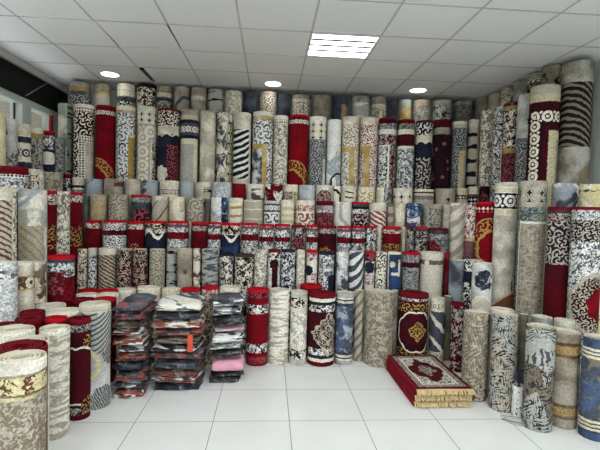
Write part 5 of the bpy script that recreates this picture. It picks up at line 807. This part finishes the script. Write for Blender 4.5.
def slab(mb, w, d, h, folds, seed, g=0.0, nx=14, ny=14, wav=.006):
    """cushion-edged slab of stacked folds, centred, base at z=0"""
    r_ = random.Random(seed); pa = [r_.uniform(0, 6) for _ in range(8)]
    prof = []
    if folds <= 1: prof = [(0, 0, .012), (0, .2, .0), (0, .5, -.004), (0, .8, .0), (0, 1, .012)]
    else:
        for k in range(folds):
            for t, e in ((.04, .012), (.3, .0), (.7, .0), (.96, .012)):
                prof.append((k, (k+t)/folds, e))
    per = []
    for i in range(nx): per.append((-w/2+w*i/nx, -d/2))
    for i in range(ny): per.append((w/2, -d/2+d*i/ny))
    for i in range(nx): per.append((w/2-w*i/nx, d/2))
    for i in range(ny): per.append((-w/2, d/2-d*i/ny))
    N = len(per); rings = []
    for k, t, e in prof:
        ring = []
        kx = r_.uniform(-.006, .006) if folds > 1 and t*folds % 1 < .1 else (kx if rings else 0)
        for q, (x, y) in enumerate(per):
            a = math.atan2(y/d, x/w)
            cr = 1 - .05*max(0, abs(math.sin(2*a))-.75)*4       # rounded corners
            ee = e - g - wav*.5*math.sin(a*5+pa[0]+t*3) - wav*.4*math.sin(a*11+pa[1]+k)
            sx = 1 - 2*ee/w; sy = 1 - 2*ee/d
            zz = h*t + (g if t > .5 else 0) + wav*.8*math.sin(x*11+pa[2])*math.sin(y*9+pa[3])*t + (-h*.18*t*(abs(math.sin(2*a))**4))
            ring.append(mb.vert(x*cr*sx+kx, y*cr*sy, max(zz, .0005)))
        rings.append(ring)
    for i in range(len(rings)-1):
        for q in range(N):
            mb.face([rings[i][q], rings[i][(q+1)%N], rings[i+1][(q+1)%N], rings[i+1][q]])
    # domed top made of inner rings
    prev = rings[-1]
    for s_, up in ((.85, .004), (.6, .006), (.3, .007)):
        ring = []
        for q in range(N):
            x, y, z = mb.v[rings[-1][q]]
            mz = h*1.0 + g
            ring.append(mb.vert(x*s_, y*s_, z+(mz-z)*(1-s_)**.5*.9 + up + wav*.7*math.sin(x*23*s_+pa[4])*math.sin(y*19*s_+pa[5])))
        for q in range(N): mb.face([prev[q], prev[(q+1)%N], ring[(q+1)%N], ring[q]])
        prev = ring
    mb.face(prev); mb.face(rings[0][::-1])
def bag(x, y, z, w, d, h, rz, tilt, folds, cols, seed, label, group, kind=1.0, tagc=None):
    t = empty('bagged_rug', (x, y, z), rz); t.rotation_euler = (tilt[0], tilt[1], rz)
    tag(t, label, 'bagged rug', group)
    mb = MB_(); slab(mb, w-.02, d-.02, h-.008, folds, seed); mb.build('folded_rug', bag_mat('bagged_'+str(seed), cols, seed*1.7, kind), t, smooth=True)
    mb = MB_(); slab(mb, w-.012, d-.012, h-.006, max(1, folds-1), seed, g=.003, wav=.012); mb.build('plastic_bag', WRAP, t, smooth=True)
    if tagc:
        b = MB_(); b.box(w/2-.075, w/2-.035, -d/2-.03, -d/2-.008, -.045, .085, rz=.15); b.build('cardboard_sleeve', solid('sleeve_orange', (196,78,52), .6, .3), t, bevel=.006)
STACKS = [
 (-1.02, 3.46, .232, .52, 'left stack of bagged rugs', .03, [
  (.05,2,('rust','char','white'),'rust and grey, lowest'), (.045,2,('white','char','slate'),'white, second from the floor'),
  (.05,2,('slate','rust','char'),'grey with rust blocks, third from the floor'), (.07,1,('char','black','slate'),'crumpled dark grey, fourth from the floor'),
  (.045,2,('char','rust','black'),'dark slate, fifth from the floor'), (.04,2,('black','slate','white'),'black and white, sixth from the floor'),
  (.055,2,('rust','white','brown'),'rust and white, seventh from the floor'), (.045,2,('char','white','rust'),'navy-grey and white, eighth from the floor'),
  (.05,2,('brown','char','tan'),'brown, third from the top'), (.05,2,('char','rose','black'),'charcoal, second from the top'),
  (.045,1,('char','slate','rose'),'purplish grey, topmost')]),
 (-.682, 3.52, .39, .42, 'middle stack of bagged rugs', -.02, [
  (.04,2,('black','char','navy'),'black, lowest'), (.05,2,('char','rust','white'),'dark with white stripe, second from the floor'),
  (.045,2,('brown','char','rust'),'brown and slate, third from the floor'), (.055,2,('black','slate','char'),'near-black, fourth from the floor'),
  (.05,2,('char','rust','slate'),'slate and rust, fifth from the floor'), (.045,2,('navy','black','white'),'navy with white edge, sixth from the floor'),
  (.05,2,('tan','char','brown'),'olive-brown, beside the orange sleeve'), (.045,2,('char','rust','black'),'slate, fourth from the top'),
  (.045,2,('rust','white','brown'),'rust and white, third from the top'), (.05,2,('navy','char','plum'),'dark blue, second from the top'),
  (.06,1,('white','cream','slate'),'white, topmost')]),
 (-.325, 3.655, .28, .33, 'right stack of bagged rugs', .1, [
  (.028,1,('black','char','char'),'flat black, lowest'), (.035,1,('char','black','char'),'dark grey, second from the floor'),
  (.085,1,('pink','pink','pink'),'thick plain pink'), (.045,2,('plum','char','black'),'dark wine-grey, above the pink one'),
  (.04,2,('white','sage','slate'),'pale mint and white'), (.065,1,('white','navy','white'),'white with navy block'),
  (.03,1,('pink','white','pink'),'thin pink and white'), (.06,2,('black','char','black'),'black and charcoal, third from the top'),
  (.06,2,('white','char','slate'),'grey-and-white striped, second from the top'), (.06,1,('char','slate','white'),'shiny silver-grey, topmost')])]
sd = 100
for sx, sy, w, d, gname, rz0, items in STACKS:
    z = 0.001; tilted = False
    for h, fo, cols, desc in items:
        sd += 1; r_ = random.Random(sd)
        tl = 0 if 'right' not in gname else (-.07 if z > .12 else 0)
        if tl and not tilted: z += .010; tilted = True
        bag(sx+r_.uniform(-.012, .012), sy+r_.uniform(-.03, .03), z, w*r_.uniform(.88, 1.02), d, h, rz0+r_.uniform(-.09, .09), (0, tl), fo, cols, sd,
            desc.split(',')[0] + ' bagged rug' + (',' + desc.split(',')[1] if ',' in desc else '') + ' in the ' + gname.split(' of')[0], gname, .8 if fo == 1 else 1.2,
            tagc=('orange' in desc))
        z += h*1.02+.0125+(.006 if tilted else 0)
# ------------------------------------------------------------ folded prayer rugs with fringe, right
def fold_top():
    m, T, p = bsdf('prayer_rug_pile', .9, .15)
    uv = T.nodes.new('ShaderNodeUVMap'); uv.uv_map = 'UVMap'; sp = T.nodes.new('ShaderNodeSeparateXYZ'); T.links.new(uv.outputs[0], sp.inputs[0])
    c = Ctx(); c.T = T; c.seed = 3.3; c.L = 1; u0, v0 = S(T, sp.outputs[0]), S(T, sp.outputs[1])
    n = noise(T, u0, v0, 40, 2, 2)
    c.u = u0+(n-.5)*.008; c.v = v0+(n-.5)*.008
    W_, D_ = .215, .36
    d = minx(W_-absx(c.u), D_-absx(c.v))
    q = absx(c.u)/.17+absx(c.v)/.27
    q = q + sinx(c.u*70)*.06 + sinx(c.v*70)*.06
    col = paint(c, ('k', 'black', 'white', .02, .5))
    col = mix(T, (q < 1.0), col, paint(c, ('k', 'plum', 'burg', .03, .5)))
    col = mix(T, (absx(q-1) < .05), col, RGB('beige'))
    col = mix(T, (q < .45), col, paint(c, ('k', 'plum', 'beige', .02, .5)))
    col = mix(T, (d < .075), col, paint(c, ('k', 'burg', 'beige', .016, .5)))
    col = mix(T, (d < .05), col, paint(c, ('k', 'slate', 'beige', .014, .56)))
    col = mix(T, (absx(d-.078) < .004), col, RGB('cream'))
    col = mix(T, (d < .032), col, RGB('burg'))
    T.links.new(col, p.inputs['Base Color']); return m
FT, FR = fold_top(), solid('red_fold_velvet', (124,12,28), .85, .2, .3, 40)
FG = solid('gold_fringe_yarn', (204,184,136), .8, .25, .45, 120, bump=.5)
n_f = 3; zz = 0.001
px, py = 1.276, 3.408
DESC = ['lowest', 'in the middle', 'topmost, medallion face up']
for k in range(n_f):
    r_ = random.Random(300+k)
    t = empty('prayer_rug', (px+r_.uniform(-.006, .006)+.006*k, py+r_.uniform(-.006, .006), zz), 0.02+r_.uniform(-.012, .012))
    tag(t, ('folded red fringed rug, %s of the low stack on the floor' % DESC[k]), 'folded rug', 'folded red rugs in the low floor stack')
    h = .041; w, d = .43, .72; hl = h/2
    mb = MB_()
    nd = 10
    prof = []
    for lobe in (0, 1):           # two folded layers, rounded on both long sides
        prof += [(-w/2+.012-.012*math.sin(PI*i/6), lobe*hl+hl/2-hl/2*math.cos(PI*i/6)) for i in range(7)]
    ntop = len(prof)-1
    prof += [(-w/2+w*i/8, h) for i in range(1, 8)]
    nend = len(prof)
    for lobe in (1, 0):
        prof += [(w/2-.008+.008*math.sin(PI*i/6), lobe*hl+hl/2+hl/2*math.cos(PI*i/6)) for i in range(7)]
    rows = []
    for j in range(nd+1):
        y = -d/2+d*j/nd
        rows.append([mb.vert(x, y+.004*math.sin(x*9+k), z + (.0006*math.sin(x*14+y*8+k) if z > h*.9 else 0)) for x, z in prof])
    np_ = len(prof)
    for j in range(nd):
        for i in range(np_):
            i2 = (i+1) % np_
            q = [rows[j][i], rows[j+1][i], rows[j+1][i2], rows[j][i2]]
            mb.face(q, 0 if ntop <= i <= nend else 1, [(mb.v[a][0], mb.v[a][1]) for a in q])
    mb.face(rows[0], 1); mb.face(rows[-1][::-1], 1)
    mb.build('folded_pile', [FT if k == n_f-1 else FR, FR], t, smooth=False)
    for sgn in (-1, 1):
        fr = MB_()
        y0 = sgn*d/2
        ns = 84 if sgn < 0 else 50
        for q in range(ns):
            x = -w/2+.006+(w-.012)*q/(ns-1)
            l = r_.uniform(.026, .042); dr = r_.uniform(-.007, .007)
            zt = h-.006; zb = r_.uniform(.003, .010)
            fr.tube([(x, y0-sgn*.004, zt), (x+dr*.5, y0+sgn*l*.5, zt-.004), (x+dr, y0+sgn*l*.85, zt*.55), (x+dr*1.5, y0+sgn*l*.95, zb)], .0038, 4)
        fr.build('fringe', FG, t)
    zz += h+.0025
# ------------------------------------------------------------ small things
cx, cy = 1.769, 2.903
t = empty('paper_tube', (cx, cy, 0)); tag(t, 'small white speckled tube on the floor holding the scissors', 'tube')
m, T, p = bsdf('speckled_paper', .7, .3)
tc = T.nodes.new('ShaderNodeTexCoord'); n = T.nodes.new('ShaderNodeTexNoise'); n.inputs['Scale'].default_value = 60; T.links.new(tc.outputs['Object'], n.inputs['Vector'])
T.links.new(mix(T, (S(T, n.outputs[0]) > .62), RGB('white'), RGB('slate')), p.inputs['Base Color'])
mb = MB_(); mb.lathe([(.040, 0), (.041, .004), (.0405, .1), (.041, .205), (.040, .212), (.036, .212), (.035, .205), (.035, .06), (.001, .06)], 28); mb.build('tube_body', m, t, smooth=True)
sc = empty('scissors', (cx+.0, cy, .10)); tag(sc, 'navy-handled scissors standing in the white speckled tube', 'scissors')
nv = solid('scissor_plastic', (28,30,70), .4, .5); stl = solid('scissor_steel', (170,172,176), .25, .5, metal=1)
for s_ in (-1, 1):
    mb = MB_()
    ring = [(s_*.0195+.0165*math.cos(a), .002*s_, .185+.030*math.sin(a)) for a in [2*PI*i/20 for i in range(21)]]
    mb.tube(ring, .0046, 8)
    mb.tube([(s_*.011, .002*s_, .160), (s_*.006, .002*s_, .135), (-s_*.004, .002*s_, .105)], .0065, 8)
    h_ = mb.build('handle', nv, sc, smooth=True)
    b = MB_(); b.tube([(-s_*.003, .002*s_, .11), (-s_*.006, .002*s_, .06), (-s_*.001, .002*s_, -.03)], .004, 6); b.build('blade', stl, sc)
# loose thread on the floor
r_ = random.Random(5); pts = []
for i in range(60):
    a = i*.33; pts.append((1.652+.055*math.cos(a*1.0)+.03*math.sin(a*.37)+.001*i, 2.817+.05*math.sin(a*.83)+.03*math.cos(a*.29), .0022+.001*math.sin(i)))
mb = MB_(); mb.tube(pts, .0012, 5); tag(mb.build('thread', solid('grey_thread', (90,90,88), .8, .2)), 'loose tangled grey thread on the floor before the white tube', 'thread')
# brown board leaning by the marbled cream rug
t = MB_()
BP = [(1.991, 3.74, 0.001), (2.2, 3.74, 0.001), (2.191, 3.74, 0.708), (1.944, 3.74, 0.557)]
def quad_prism(mb, P, th, mat):
    a = [mb.vert(*p) for p in P]; b = [mb.vert(p[0], p[1]+th, p[2]) for p in P]
    nn = len(P)
    mb.face(a, mat); mb.face(b[::-1], mat)
    for i in range(nn): mb.face([a[i], b[i], b[(i+1)%nn], a[(i+1)%nn]], mat)
quad_prism(t, BP, .012, 0)
o = t.build('wooden_board', solid('board_wood', (112,70,42), .6, .3, .3, 12), bevel=.002); tag(o, 'thin brown wooden board slanting before the marbled cream rug', 'board')
e_ = MB_(); e_.tube([Vector(BP[-1])+Vector((0, .005, .003)), Vector(BP[-2])+Vector((0, .005, .003))], .006, 6); e_.build('edge_highlight', solid('board_highlight', (196,160,128), .6, .3), o)  # pale strip standing in for the highlight along the board's top edge

# ------------------------------------------------------------ daylight and camera
w = bpy.data.worlds.new('World'); SC.world = w; w.use_nodes = True
bg = w.node_tree.nodes['Background']; bg.inputs[0].default_value = (.88, .93, 1, 1); bg.inputs[1].default_value = 2.1
cam = bpy.data.cameras.new('Camera'); co = bpy.data.objects.new('Camera', cam); COL.objects.link(co); SC.camera = co
cam.sensor_fit = 'HORIZONTAL'; cam.sensor_width = 36; cam.lens = 437.22/600*36; cam.clip_start = .05
from mathutils import Matrix
yaw, pitch, roll = .0702100281, .0385755262, .0256079653
cyw, syw, cp_, sp_, cr, sr = math.cos(yaw), math.sin(yaw), math.cos(pitch), math.sin(pitch), math.cos(roll), math.sin(roll)
fw = Vector((syw*cp_, cyw*cp_, -sp_)); rt = Vector((cyw, -syw, 0)); up = rt.cross(fw)
r2 = rt*cr+up*sr; u2 = up*cr-rt*sr
M = Matrix((r2, u2, -fw)).transposed().to_4x4(); M.translation = Vector((0, 0, 1.4124)); co.matrix_world = M
vs = SC.view_settings
vs.view_transform = 'Standard'; vs.look = 'None'; vs.gamma = 1; vs.use_curve_mapping = False; vs.exposure = 1.2
